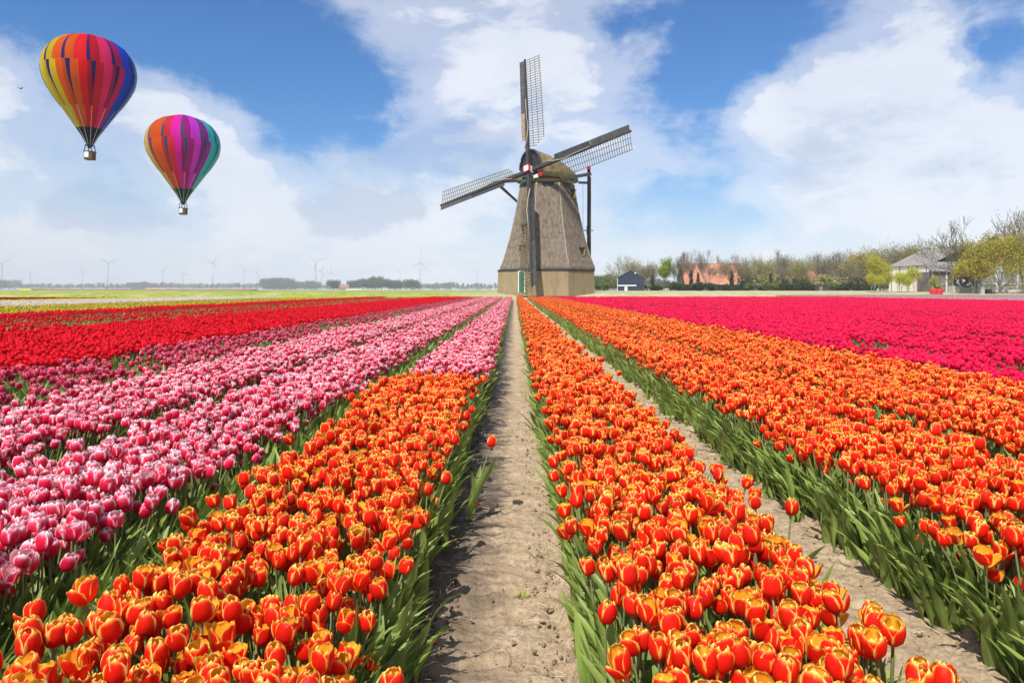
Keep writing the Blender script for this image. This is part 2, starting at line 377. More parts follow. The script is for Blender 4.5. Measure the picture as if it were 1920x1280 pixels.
    d = MB().box(p+nrm*.02+Vector((0, 0, 1.22)), (.86, .12, 2.44), Mx).build('door', green, root)
    fr = MB()
    for s in (-.5, .5): fr.box(p+nrm*.05+sdir*s+Vector((0, 0, 1.25)), (.12, .16, 2.5), Mx)
    fr.box(p+nrm*.05+Vector((0, 0, 2.52)), (1.12, .16, .1), Mx); fr.build('door_frame', white, d)
    for k in range(4): MB().box(p+nrm*.085+sdir*(-.32+.215*k)+Vector((0, 0, 1.2)), (.19, .03, 2.36), Mx).build('plank', green, d)
    MB().box(p+nrm*.13+sdir*.3+Vector((0, 0, 1.1)), (.04, .08, .16), Mx).build('handle', black, d)
    # boards under the cap
    R1 = 49.5*PXM
    MB().grid([[(math.cos(a)*R, math.sin(a)*R, z) for a in np.linspace(0, 2*math.pi, 49)[:-1]] for R, z in ((R1+.02, 12.75), (R1+.12, 12.9), (R1+.12, 13.42), (R1, 13.5))], wrap=True).build('black_band', black, root)
    MB().grid([[(math.cos(a)*R, math.sin(a)*R, z) for a in np.linspace(0, 2*math.pi, 49)[:-1]] for R, z in ((R1-.02, 13.4), (R1-.02, 13.95))], wrap=True).build('ochre_band', ochre, root)
    MB().grid([[(math.cos(a)*R, math.sin(a)*R, z) for a in np.linspace(0, 2*math.pi, 49)[:-1]] for R, z in ((R1-.1, 13.9), (R1+.5, 13.92), (R1+.5, 14.1), (R1-.1, 14.15))], wrap=True).build('cap_ring', blackw, root)
    # cap, turned towards the left
    PSI, TAU, PHI = math.radians(41.3), math.radians(11.2), math.radians(11.5)
    n = Vector((-math.sin(PSI), -math.cos(PSI), 0)); e1 = Vector((math.cos(PSI), -math.sin(PSI), 0)); Z = Vector((0, 0, 1))
    def L(f, s, z): return n*f+e1*s+Z*z
    st_ = [(3.15, 1.75, 3.4), (2.4, 2.35, 3.35), (1.4, 2.95, 3.12), (.2, 3.35, 2.7), (-1.0, 3.45, 2.15), (-2.2, 3.2, 1.55), (-3.2, 2.6, .95), (-3.9, 1.7, .45), (-4.15, .9, .2)]
    rows = []
    for (f, hw, h) in st_:
        r = []
        for k in range(25):
            a = math.pi*k/24; s = -math.cos(a); zz = math.sin(a)**.78
            r.append(L(f, hw*(1.0 if abs(s) > .98 else math.copysign(abs(s)**.82, s)), 14.02+h*zz))
        rows.append(r)
    capo = MB().grid(rows).build('cap', moss, root, smooth=True)
    ed = MB()
    for r in (rows[0],):
        ed.tube([p+n*.03 for p in r], [.16]*25, 6)
    ed.build('cap_hood', black, capo, smooth=True)
    # black gable front of boards
    f0, hw, h = 3.05, 1.72, 3.4
    zz = [14.0+.34*i for i in range(11)]
    for i in range(10):
        def half(z):
            q = min(1, max(0, (z-14.0)/h)); return hw*(max(0, 1-(q**(1/.78))**2)**.5)**.82
        a, b_ = half(zz[i]), half(min(zz[i+1]-.02, 14+h-.02)); tt = .03*(i % 2)
        v = [L(f0+tt, -a, zz[i]), L(f0+tt, a, zz[i]), L(f0+.02+tt, b_, zz[i+1]-.02), L(f0+.02+tt, -b_, zz[i+1]-.02)]
        v += [p-n*.12 for p in v]
        MB().add(v, [(0,1,2,3),(7,6,5,4),(0,4,5,1),(1,5,6,2),(2,6,7,3),(3,7,4,0)]).build('gable_board', black, capo)
    # carved front board with red ends
    bb = MB().beam(L(3.55, -2.1, 14.15), L(3.55, 2.1, 14.15), .12, .3); fb_ = bb.build('front_board', white, root)
    for s in (-1, 1):
        MB().box(L(3.63, s*1.95, 14.38), (.62, .3, .62), Matrix((e1, -n, Z)).transposed()).build('red_end', red, fb_)
        MB().box(L(3.65, s*1.25, 14.05), (.75, .2, .42), Matrix((e1, -n, Z)).transposed()).build('white_scroll', white, fb_)
        MB().box(L(3.66, s*.62, 13.72), (.8, .16, .3), Matrix((e1, -n, Z)).transposed()).build('green_scroll', green, fb_)
    # windshaft and poll end
    HUB = Vector(at(992, 318, MY-3.6))-Vector((MX, MY, MZ))
    sh = n*math.cos(TAU)+Z*math.sin(TAU)
    MB().tube([HUB-sh*2.6, HUB-sh*.2], [.34, .34], 10).build('windshaft', blackw, root)
    e2 = Z*math.cos(TAU)-n*math.sin(TAU)
    up = e2*math.cos(PHI)-e1*math.sin(PHI); rt = e1*math.cos(PHI)+e2*math.sin(PHI)
    Mh = Matrix((rt, sh, up)).transposed()
    hb = MB().box(HUB+sh*.05, (.72, 1.05, .72), Mh).build('poll_end', white, root)
    for s, a in ((1, rt), (-1, rt), (1, up), (-1, up)):
        MB().box(HUB+sh*.5+a*s*.4, (.1 if a is rt else .9, .22, .1 if a is up else .9), Mh).build('red_rim', red, hb)
    # sails
    rg = random.Random(8)
    def sail(dirv, trail, Ln, off, boards):
        """dirv along the sail, trail towards its lattice side"""
        H = HUB+sh*off; s = None
        stock = MB(); stock.beam(H, H+dirv*Ln*.55, .40, .40, up=sh, w2=.34, h2=.34); stock.beam(H+dirv*Ln*.549, H+dirv*Ln, .33, .33, up=sh, w2=.2, h2=.2)
        s = stock.build('sail', blackw, root)
        la = MB(); r0, r1 = .20*Ln, .985*Ln; N = 35
        def tw(r):
            a = math.radians(np.interp(r/Ln, (.2, 1), (27, 7))); return trail*math.cos(a)-sh*math.sin(a)
        for i in range(N+1):
            r = r0+(r1-r0)*i/N; wd = 2.05*np.interp(i, (0, 3), (.5, 1.0)); p = H+dirv*r
            la.beam(p, p+tw(r)*(wd+.12), .05, .05, up=sh)
        for q in (.72, 1.38, 2.05):
            i0 = 0 if q < 1 else (1 if q < 1.5 else 3)
            rr = [r0+(r1-r0)*(i0+(N-i0)*k/8)/N for k in range(9)]
            la.tube([H+dirv*r+tw(r)*q for r in rr], [.034]*9, 4)
        lo = la.build('lattice', lat, s); lo['kind'] = 'stuff'
        rr = np.linspace(.26*Ln, .99*Ln, 4 if boards == 3 else 3)
        for k in range(len(rr)-1):
            a0, b0 = rr[k]+.03, rr[k+1]-.03; lead = -trail*.985+sh*.17
            wd = .62
            v = []
            for r in (a0, b0):
                for (c, dd) in ((.16, 0), (.16+wd, 0)):
                    v.append(H+dirv*r+lead*c+sh*.02); v.append(H+dirv*r+lead*c-sh*.03)
            mt = (brown, grey, grey)[k] if boards == 3 else (blackw if k == 0 else grey)
            MB().add(v, [(0,2,6,4),(1,5,7,3),(0,1,3,2),(4,6,7,5),(0,4,5,1),(2,3,7,6)]).build('wind_board', mt, s)
        MB().tube([H+dirv*Ln*f+trail*c+sh*.2 for f, c in ((.18, -.3), (.26, .05), (.36, .3), (.46, .14), (.62, .05))], [.05, .06, .06, .05, .04], 5).build('furled_cloth', rope, s, smooth=True)
    sail(up, rt, 15.2, .12, 3); sail(-up, -rt, 14.75, .12, 2); sail(rt, -up, 14.05, -.28, 2); sail(-rt, up, 15.7, -.28, 2)
    # beams and tail
    zs = 14.62
    SL, SR = Vector(at(925, 342, MY+3.2))-root.location, Vector(at(1108, 326, MY-5.0))-root.location
    MB().beam(SL, Vector(at(975, 338.5, MY+.5))-root.location, .34, .34).build('cross_beam', blackw, root)
    MB().beam(Vector(at(1053, 336, MY-3.2))-root.location, SR, .34, .34).build('cross_beam', blackw, root)
    MB().beam(Vector(at(1086, 342.5, MY+3.6))-root.location, Vector(at(1105, 343, MY+5.6))-root.location, .3, .3).build('cross_beam', blackw, root)
    T0 = Vector(at(1105, 332, MY+6.0))-root.location; T1 = Vector(at(1105.5, 505, MY+7.5))-root.location
    tp = MB().beam(T0, T1, .42, .4, w2=.34, h2=.34).build('tail_pole', blackw, root)
    br = MB(); br.beam(SR+Vector((-.25, 0, .55)), Vector(at(1102.0, 480, MY+6.6))-root.location, .36, .36, w2=.22, h2=.22); br.build('tail_brace', blackw, root)
    pc = MB().box(SR+Vector((-.25, 0, .7)), (.42, .42, .34)).build('brace_cap', red, root)
    MB().beam(SL+Vector((.45, 0, -.1)), Vector(at(985, 392, MY+6.5))-root.location, .3, .3, w2=.22, h2=.22).build('tail_brace', blackw, root)
    wh = MB(); c = Vector(at(1100.5, 432, MY+6.2))-root.location
    wh.beam(c-Vector((.75, 0, 0)), c+Vector((.85, 0, 0)), .12, .12); wh.beam(c-Vector((0, 0, .6)), c+Vector((0, 0, .6)), .1, .1); wh.build('winch', blackw, root)
    MB().tube([Vector(at(1093, y, MY+5))-root.location for y in (345, 432)], [.02, .02], 4).build('rope', lat, root)
    MB().tube([L(-3.6, .4, 14.9)+Vector((.0, 0, 0)), L(-4.0, 1.6, 15.75)], [.05, .05], 5).build('brake_lever', red, root)
windmill()
# ------------------------------------------------------------------ farm buildings
M_ = {}
M_['slate'] = mat('grey_sheet_roof', (.20, .185, .17), .85, (.29, .27, .25), 1.2, .2, detail=6)
M_['pan'] = mat('orange_pantile', (.36, .13, .075), .85, (.50, .22, .14), 1.1, .2, detail=6)
M_['cream'] = mat('cream_wall', (.70, .66, .52), .8, (.78, .75, .62), .8)
M_['pale'] = mat('pale_grey_wall', (.42, .44, .38), .85, (.50, .52, .46), .8)  # greyer tone with the shade on the barn's front painted in
M_['navy'] = mat('navy_cladding', (.018, .028, .05), .6, (.03, .042, .07), 1.0)
M_['dark'] = mat('dark_board', (.03, .032, .036), .8, (.06, .058, .056), 2)
M_['glass'] = mat('window_glass', (.03, .04, .05), .1, spec=.6)
M_['trim'] = mat('white_trim', (.76, .77, .76), .6)
M_['greyboard'] = mat('grey_brown_board', (.15, .125, .11), .85, (.24, .205, .185), 1.6, stretch=(3, 3, .6))
M_['concrete'] = mat('concrete', (.36, .34, .29), .9, (.48, .46, .40), 3)
M_['metal'] = mat('dull_metal', (.16, .17, .18), .45, (.24, .25, .26), 3, metallic=.7)
M_['redplastic'] = mat('red_plastic', (.52, .015, .02), .4, (.60, .03, .03), 4)
M_['brickr'] = mat('red_brown_brick', (.25, .12, .085), .9, (.33, .18, .13), 2)

def gable_house(name, label, cat, loc, rz, W, Lg, eave, ridge, wall, roof, over=.35, gable=None, tiles=0):
    """ridge along local y; gable at y=0 faces -y. parts: wall, gable_wall, roof"""
    root = empty(name, loc, rz); tag(root, label, cat); h = W/2
    v = [(-h, 0, -.3), (h, 0, -.3), (h, 0, eave), (-h, 0, eave)]
    v += [(x, Lg, z) for x, y, z in v]
    MB().add(v, [(0,1,2,3),(5,4,7,6),(1,5,6,2),(4,0,3,7)]).build('wall', M_[wall], root)
    gm = M_[gable or wall]
    for y in (-.02, Lg+.02): MB().add([(-h, y, eave), (h, y, eave), (0, y, ridge)], [(0,1,2) if y < 1 else (2,1,0)]).build('gable_wall', gm, root)
    sl = Vector((h, 0, ridge-eave)); ln = sl.length; sd_ = sl.normalized()
    for s in (-1, 1):
        a = Vector((0, 0, ridge+.06)); bdir = Vector((s*sd_.x, 0, -sd_.z)); nn = Vector((s*sd_.z, 0, sd_.x))
        e = a+bdir*(ln+over); v = []
        for p in (a, e):
            for y in (-over, Lg+over): v += [Vector((p.x, y, p.z)), Vector((p.x, y, p.z))+nn*.12]
        MB().add(v, [(1,3,7,5),(0,4,6,2),(0,1,5,4),(2,6,7,3),(4,5,7,6),(0,2,3,1)]).build('roof', M_[roof], root)
    MB().beam((0, -over, ridge+.16), (0, Lg+over, ridge+.16), .3, .16).build('ridge_cap', M_[roof], root)
    return root

# navy barn right of the mill: gable turned a little to the left
X, Y, _ = gpt(1183, 175)
r = gable_house('navy_barn', 'dark navy metal barn with a low gable and white base trim beside the windmill', 'barn', (X, Y, gz(X, Y)), math.radians(-9), 6.9, 12, 3.3, 5.3, 'navy', 'slate', .2)
MB().box((-3.42, .6, 1.6), (.12, 1.3, 3.3)).build('end_panel', M_['trim'], r)
MB().box((-.95, -.09, 1.35), (4.7, .1, .28)).build('pale_stripe', M_['trim'], r)
dd = MB().box((-1.25, -.09, .5), (.75, .1, 1.05)).build('door', M_['trim'], r)
MB().box((1.1, -.08, 4.55), (.4, .1, .3)).build('vent', M_['trim'], r)

# big farmhouse with an orange roof
X, Y, _ = gpt(1341, 215)
r = gable_house('farmhouse', 'large farmhouse under a wide orange tiled roof behind bare trees', 'house', (X-9.2, Y, gz(X, Y)), math.radians(-90), 11, 18.4, 2.1, 8.5, 'dark', 'pan', .4)
r.rotation_euler[2] = math.radians(-90); r.location = (X-9.2, Y+5.5, gz(X, Y))
MB().box((5.75, 9.3, 1.95), (.1, 15, .2)).build('gutter', M_['trim'], r)
for k in range(7): wd = MB().box((5.53, 2+2.4*k, 1.1), (.1, 1.1, 1.0)).build('window', M_['glass'], r); MB().box((5.56, 2+2.4*k, .55), (.12, 1.3, .1)).build('sill', M_['trim'], wd)
# small barn with a red roof
X, Y, _ = gpt(1517, 200)
r = gable_house('small_barn', 'small brown barn with a low red tiled roof among trees', 'barn', (X-3.1, Y+3.4, gz(X, Y)), math.radians(-90), 6, 6.4, 3.1, 5.6, 'brickr', 'pan', .3)
MB().box((3.04, 3.2, 1.1), (.1, 2.4, 2.2)).build('door', M_['dark'], r)
X, Y, _ = gpt(1472, 230)
r = gable_house('brick_house', 'pinkish tiled house roof half hidden behind bare trees', 'house', (X-4, Y, gz(X, Y)), math.radians(-90), 7, 8.5, 2.4, 6.6, 'brickr', 'pan', .3)
MB().box((0, 5, 7.0), (.8, .6, 1.3)).build('chimney', M_['brickr'], r)
for k in range(3): MB().box((3.53, 1.6+2.5*k, 1.3), (.1, 1.0, 1.2)).build('window', M_['glass'], r)
# black shed
X, Y, _ = gpt(1539, 175)
r = gable_house('dark_shed', 'low black shed at the edge of the wood', 'shed', (X-1.5, Y+1, gz(X, Y)), math.radians(-90), 2.2, 3.1, 1.2, 1.45, 'dark', 'dark', .1)
MB().box((1.12, 1.5, .55), (.06, .8, 1.1)).build('door', M_['greyboard'], r)

# cream barn on the right
X, Y = (1738-VX)*118/F, 118.0; bz = gz(X, Y)
r = gable_house('cream_barn', 'cream walled barn with a grey sheet roof and navy gable', 'barn', (X+6.9, Y, bz), math.radians(4.5), 13.8, 11, 4.55, 7.75, 'cream', 'slate', .25, 'navy')
MB().box((0, -.05, 2.2), (13.7, .06, 4.7)).build('front_wall', M_['pale'], r)  # gable end in shade: greyer colour than the cream side wall
for k in range(5): MB().box((-6.93, .6+2.4*k, 2.25), (.1, .12, 4.6)).build('wall_joint', M_['greyboard'], r)
MB().box((-6.8, -.1, 2.2), (.3, .12, 4.6)).build('corner_board', M_['trim'], r)
# lean-to shed with pale posts
X, Y = (1747-VX)*112/F, 112.0; bz = gz(X, Y)
r = empty('lean_to_shed', (X, Y, bz)); tag(r, 'grey boarded lean-to shed with pale posts in front of the cream barn', 'shed')
for k in range(6): MB().box((.2+1.22*k+.5, 0, 1.65), (1.16, .1, 3.3)).build('panel', M_['greyboard'], r)
for k in range(4): MB().box((.05+2.3*k, -.12, 1.65), (.17, .17, 3.4)).build('post', M_['trim'] if k else M_['concrete'], r)
MB().box((3.7, -.12, 1.25), (7.3, .1, .1)).build('rail', M_['concrete'], r)
MB().add([(-.4, -.5, 3.35), (8.2, -.5, 3.35), (7.6, 4.5, 5.0), (1.2, 4.5, 5.0), (-.4, -.5, 3.5), (8.2, -.5, 3.5), (7.6, 4.5, 5.15), (1.2, 4.5, 5.15)], [(3,2,1,0),(4,5,6,7),(0,1,5,4),(1,2,6,5),(2,3,7,6),(3,0,4,7)]).build('roof', M_['slate'], r)
MB().box((0.1, 2.0, 1.65), (.1, 4, 3.3)).build('side_wall', M_['greyboard'], r)
# greenhouse with upright slats behind the olive trees
X, Y = (1828-VX)*113/F, 113.0; bz = gz(X, Y)
r = empty('greenhouse', (X, Y, bz)); tag(r, 'long pale slatted greenhouse wall behind the olive green trees', 'greenhouse')
gl = mat('greenhouse_panel', (.22, .24, .22), .4, (.34, .36, .33), 1.0, .5)
for k in range(14): MB().box((.5+1.0*k, 0, 1.7), (.93, .08, 3.4)).build('panel', gl, r)
for k in range(5): MB().box((3.5*k, -.1, 1.8), (.16, .16, 3.6)).build('post', M_['trim'], r)
MB().box((7, -.1, 3.5), (14.2, .14, .12)).build('top_rail', M_['trim'], r)
MB().box((7, -.1, 1.35), (14.2, .1, .08)).build('middle_rail', M_['trim'], r)
MB().add([(0, 0, 3.5), (14, 0, 3.5), (14, 3, 4.6), (0, 3, 4.6)], [(0,1,2,3)]).build('roof', gl, r)
# grey house roof at the right edge
X, Y = (1893-VX)*140/F, 140.0; bz = gz(X, Y)
r = gable_house('grey_roofed_house', 'tall house with a dark grey roof at the right edge behind trees', 'house', (X+1, Y+5, bz), math.radians(-90), 8, 13, 8.6, 11.9, 'brickr', 'slate', .5)
for k in range(4): MB().box((4.03, 2+3*k, 6.6), (.1, 1.2, 1.6)).build('window', M_['glass'], r)

# ------------------------------------------------------------------ farmyard things
def drum(px, py, label):
    Y = 101.; X, _, _ = gpt(px, Y); z = CH-(py-VY)*Y/F
    root = empty('red_barrel', (X, Y, z)); tag(root, label, 'barrel', 'red barrels before the lean-to shed')
    R, Hh = .52, .98; prof = [(R*.96, 0), (R, .05), (R, .3), (R*1.04, .33), (R, .36), (R, .62), (R*1.04, .65), (R, .68), (R, .93), (R*.97, Hh), (R*.88, Hh), (R*.86, Hh-.08)]
    MB().grid([[(math.cos(a)*q, math.sin(a)*q, zz) for a in np.linspace(0, 2*math.pi, 17)[:-1]] for q, zz in prof], wrap=True).build('body', M_['redplastic'], root, smooth=True)
    MB().add([(math.cos(a)*R*.86, math.sin(a)*R*.86, Hh-.1) for a in np.linspace(0, 2*math.pi, 17)[:-1]], [tuple(range(16))]).build('soil', M_['dark'], root)
    return root, (X, Y, z+Hh-.1)
b1, p1 = drum(1751, 553.5, 'left red barrel, with a leafy green shrub standing in it')
b2, p2 = drum(1760.5, 553.5, 'right red barrel, with low green leaves over its rim')

X, Y = (1801-VX)*108/F, 108.0; z0 = gz(X, Y)
r = empty('round_drum_machine', (X, Y, z0)); tag(r, 'round dark metal drum lying open on a low concrete base by the bare tree', 'machine')
MB().box((-.2, 0, .55), (3.0, 1.4, 1.1)).build('base', M_['concrete'], r)
cyl = [(1.0, -.8), (1.12, -.75), (1.12, .9), (1.0, .95)]
MB().grid([[(math.cos(a)*q+.55, yy, math.sin(a)*q+1.95) for a in np.linspace(0, 2*math.pi, 25)[:-1]] for q, yy in cyl], wrap=True).build('shell', M_['dark'], r, smooth=True)
MB().grid([[(math.cos(a)*q+.55, yy, math.sin(a)*q+1.95) for a in np.linspace(0, 2*math.pi, 25)[:-1]] for q, yy in ((1.0, -.8), (.84, -.8), (.84, .5), (.02, .5))], wrap=True).build('lining', M_['metal'], r, smooth=True)
MB().box((-.25, -.4, 1.75), (.9, .2, 1.1), Matrix.Rotation(.6, 3, 'Y')).build('flap', M_['trim'], r)

X, Y = (1841-VX)*103/F, 103.0; z0 = CH-(553-VY)*103/F
r = empty('concrete_block', (X, Y, z0)); tag(r, 'upright tan concrete block beside a stack of dark crates', 'block')
MB().box((0, 0, .62), (.5, .5, 1.24)).build('body', M_['concrete'], r); MB().box((0, 0, 1.26), (.56, .56, .06)).build('cap', M_['concrete'], r)
for k, (dx_, zz) in enumerate(((.9, 0), (.95, .42), (1.55, 0))):
    c = empty('crate', (X+dx_+.2, Y+.2, z0+zz)); tag(c, ('dark wooden crate next to the tan concrete block', 'dark wooden crate topmost on its stack', 'dark wooden crate farthest from the concrete block')[k], 'crate', 'dark crates by the concrete block')
    for q in range(3): MB().box((0, -.3, .07+.13*q), (.62, .04, .11)).build('slat', M_['dark'], c)
    for s in (-.29, .29): MB().box((s, 0, .2), (.04, .58, .4)).build('side', M_['dark'], c)
    MB().box((0, .3, .2), (.62, .04, .4)).build('back', M_['dark'], c); MB().box((0, 0, .02), (.58, .58, .04)).build('bottom', M_['dark'], c)
X, Y = (1889-VX)*104/F, 104.0; z0 = CH-(552-VY)*104/F
r = empty('concrete_pipe', (X, Y, z0)); tag(r, 'pale concrete pipe lying on the ground at the right edge', 'pipe')
MB().tube([(0, 0, .42), (4.5, .3, .42)], [.36, .36], 16, cap=False).build('body', M_['concrete'], r, smooth=True)
MB().tube([(-.02, 0, .42), (.25, 0, .42)], [.42, .42], 16).build('collar', M_['concrete'], r, smooth=True)
for x in (.9, 3.6): MB().box((x, .1, .03), (.3, .9, .1)).build('bearer', M_['dark'], r)
# white car behind the hedge
X, Y, _ = gpt(1416, 186); z0 = gz(X, Y)
r = empty('parked_car', (X, Y, z0+.35)); tag(r, 'small white car parked between dark shrubs beyond the field', 'car')
side = [(-2.0, .35), (-2.02, .8), (-1.25, .95), (-.65, 1.42), (.85, 1.45), (1.55, .98), (2.0, .85), (2.05, .35)]
v = [(x, y, z) for y in (-.8, .8) for x, z in side]; nS = len(side)
MB().add(v, [tuple(range(nS))[::-1], tuple(range(nS, 2*nS))]+[(i, (i+1) % nS, (i+1) % nS+nS, i+nS) for i in range(nS)]).build('body', mat('white_car_paint', (.75, .76, .77), .3), r)
for x0, x1 in ((-.98, -.05), (.05, 1.2)):
    MB().add([(x0-.15, -.815, .98), (x1+.1, -.815, .98), (x1-.25, -.815, 1.36), (x0+.2, -.815, 1.36)], [(0,1,2,3)]).build('window', M_['glass'], r)
for x in (-1.25, 1.3):
    for y in (-.72, .72): MB().tube([(x, y-.1, .32), (x, y+.1, .32)], [.32, .32], 14).build('wheel', M_['dark'], r)
# low far sheds on the left
for k, (px0, px1, Y, top, lab) in enumerate(((274, 312, 1700, 539.5, 'long low pinkish shed before the far treeline'), (648, 679, 1070, 540, 'low pale blue shed in the far clump of trees'))):
    X0, X1 = (px0-VX)*Y/F, (px1-VX)*Y/F; z0 = gz(X0, Y); hh = CH-(top-VY)*Y/F-z0
    r = gable_house('far_shed', lab, 'shed', (X0, Y+4, z0), math.radians(-90), 8, X1-X0, hh*.62, hh, 'trim', 'pan' if k == 0 else 'slate', .3)
for k, (px, Y) in enumerate(((642, 1085),)):
    X, _, _ = gpt(px, Y)
    gable_house('far_house', ('brown roofed far house by the leftmost round tree', 'brown roofed far house in the middle of the tree clump', 'brown roofed far house by the rightmost round tree')[k], 'house', (X-5, Y+4, gz(X, Y)), math.radians(-90), 10, 15, 4, 8.0, 'brickr', 'brickr', .3)
dft = mat('distant_red_flowers', (.38, .10, .09), .9, (.30, .22, .12), .12, detail=6); dfy = mat('distant_yellow_flowers', (.7, .6, .03), .9)
for (px0, px1, Y, hh, m_, lab) in ((58, 470, 420, .75, dft, 'thin far strip of reddish flowers before the treeline'), (35, 58, 400, .9, dfy, 'short far strip of bright yellow flowers')):
    X0, X1 = (px0-VX)*Y/F, (px1-VX)*Y/F
    tag(MB().box(((X0+X1)/2, Y+6, gz(X0, Y)+hh/2-.15), (X1-X0, 12, hh)).build('flower_field', m_), lab, 'flower field', kind='stuff')

# ------------------------------------------------------------------ trees
def rot_off(d, ang, rng):
    u = d.orthogonal().normalized(); u.rotate(Matrix.Rotation(rng.uniform(0, 2*math.pi), 3, d))
    return (d*math.cos(ang)+u*math.sin(ang)).normalized()
def tree_skeleton(seed, H, counts, trunk=.34, r0=.24, ang=(.45, .95), up=.25, spread=.62, fork=1, rmin=.016, lean=0.0):
    rng = random.Random(seed); mb = MB(); tips = []
    def grow(p, d, L, r, lev):
        n = 4 if lev == 0 else 3; pts = [p.copy()]; rs = [r]; bud = []
        for i in range(n):
            d = (d+Vector((rng.uniform(-1, 1), rng.uniform(-1, 1), rng.uniform(-1, 1)))*(.06 if lev == 0 else .2)+Vector((0, 0, up*.35))*(lev > 0)).normalized()
            p = p+d*L/n; r2 = max(rmin, r*(.9 if lev == 0 else .74)); pts.append(p.copy()); rs.append(r2); r = r2
            bud.append((p.copy(), d.copy(), r))
        mb.tube(pts, rs, 7 if lev == 0 else (5 if lev == 1 else 3), cap=False)
        if lev >= len(counts)-1: tips.extend((b[0], b[1]) for b in bud[1:])
        if lev < len(counts):
            for k in range(counts[lev]):
                b = bud[-1] if k < fork+1 else bud[rng.randrange(1, n)]
                grow(b[0], rot_off(b[1], rng.uniform(*ang)*(.6 if k == 0 else 1), rng), L*(rng.uniform(.55, .9) if lev else spread/trunk*rng.uniform(.42, .72)), max(rmin, b[2]*rng.uniform(.5, .72)), lev+1)
    grow(Vector((0, 0, -.2)), Vector((lean, 0, 1)).normalized(), H*trunk, r0, 0)
    zmax = max(v[2] for v in mb.v); s = H/zmax
    sc = lambda p: tuple(c*s for c in p)
    mb.v = [sc(v) for v in mb.v]; tips = [(p*s, d) for p, d in tips]
    return mb, tips
def leaf_cloud(seed, pts, per, size, jit, mi=0):
    rng = np.random.default_rng(seed); mb = MB(); vs = []; fs = []
    for p in pts:
        for _ in range(per):
            c = np.array(p)+rng.normal(size=3)*jit; a = rng.normal(size=3); a /= np.linalg.norm(a); b = np.cross(a, rng.normal(size=3)); b /= np.linalg.norm(b)
            s = size*rng.uniform(.6, 1.3); k = len(vs)
            vs += [tuple(c-a*s*.7), tuple(c+b*s*.42), tuple(c+a*s*.7), tuple(c-b*s*.42)]; fs.append((k, k+1, k+2, k+3))
    return mb.add(vs, fs, mi)
bark = mat('grey_brown_bark', (.19, .155, .115), .95, (.29, .245, .185), 2.0, .1, rnd=.2)
barkg = mat('mossy_bark', (.13, .12, .06), .95, (.21, .19, .10), 2.0, .1, rnd=.15)
def leafm(name, a, b, rnd=.14): return mat(name, a, .7, b, .9, .2, trans=.35, rnd=rnd)
LM = {'bare': leafm('buds', (.26, .23, .12), (.36, .31, .17)), 'olive': leafm('olive_leaves', (.29, .25, .03), (.50, .40, .06)), 'fresh': leafm('fresh_leaves', (.25, .33, .03), (.40, .47, .06)),
      'rust': leafm('rusty_buds', (.27, .26, .09), (.40, .36, .15)), 'green': leafm('green_leaves', (.09, .13, .035), (.17, .21, .06)), 'dark': leafm('dark_leaves', (.03, .05, .02), (.055, .08, .03)),
      'far': leafm('far_leaves', (.085, .115, .06), (.14, .165, .085)), 'yellow': leafm('yellow_green_leaves', (.40, .42, .035), (.58, .56, .07))}
TREES = {}
def make_kind(key, leafk, H, seed, counts, per, size, jit, bk=bark, **kw):
    mb, tips = tree_skeleton(seed, H, counts, **kw)
    tm = mb.mesh(key+'_trunk', bk, True)
    cm = leaf_cloud(seed, [p for p, d in tips], per, size, jit).mesh(key+'_crown', LM[leafk]) if per else None
    TREES[key] = (H, tm, cm)
make_kind('bare_a', 'bare', 12, 1, [7, 6, 4, 3], 1, .12, .3, up=.5, trunk=.4, r0=.34, rmin=.034, ang=(.3, .75))
make_kind('bare_b', 'bare', 12, 2, [7, 6, 5, 3], 1, .12, .3, up=.6, trunk=.42, r0=.34, rmin=.034, ang=(.35, .75))
make_kind('bare_c', 'rust', 11, 3, [8, 6, 5, 3], 2, .15, .5, up=.35, trunk=.28, r0=.28, rmin=.03, ang=(.4, .95))
make_kind('olive_a', 'olive', 10, 4, [6, 5, 4, 2], 6, .24, .4, up=.4, trunk=.3)
make_kind('fresh_a', 'fresh', 10, 5, [9, 5, 4, 2], 7, .26, .45, up=.9, trunk=.2, ang=(.3, .7))
make_kind('green_a', 'green', 9, 6, [7, 5, 4, 2], 8, .34, .45, up=.3, trunk=.24)
make_kind('rust_a', 'rust', 11, 7, [8, 6, 5, 2], 4, .22, .6, up=.4, trunk=.22, rmin=.03)
def conifer(key, H, w_, leafk, seed):
    rng = random.Random(seed); tm = MB().tube([(0, 0, -.2), (0, 0, H*.95)], [.14, .03], 6).mesh(key+'_trunk', bark, True); pts = []
    for i in range(420):
        f = rng.random()**.8; a = rng.uniform(0, 6.28); R = w_*(1-f)**.8*rng.uniform(.5, 1)*(.6+.4*min(1, f*8)); pts.append((R*math.cos(a), R*math.sin(a), .25+f*(H-.25)))
    TREES[key] = (H, tm, leaf_cloud(seed, pts, 2, .3, .1).mesh(key+'_crown', LM[leafk]))
conifer('conifer', 6, .95, 'dark', 9)
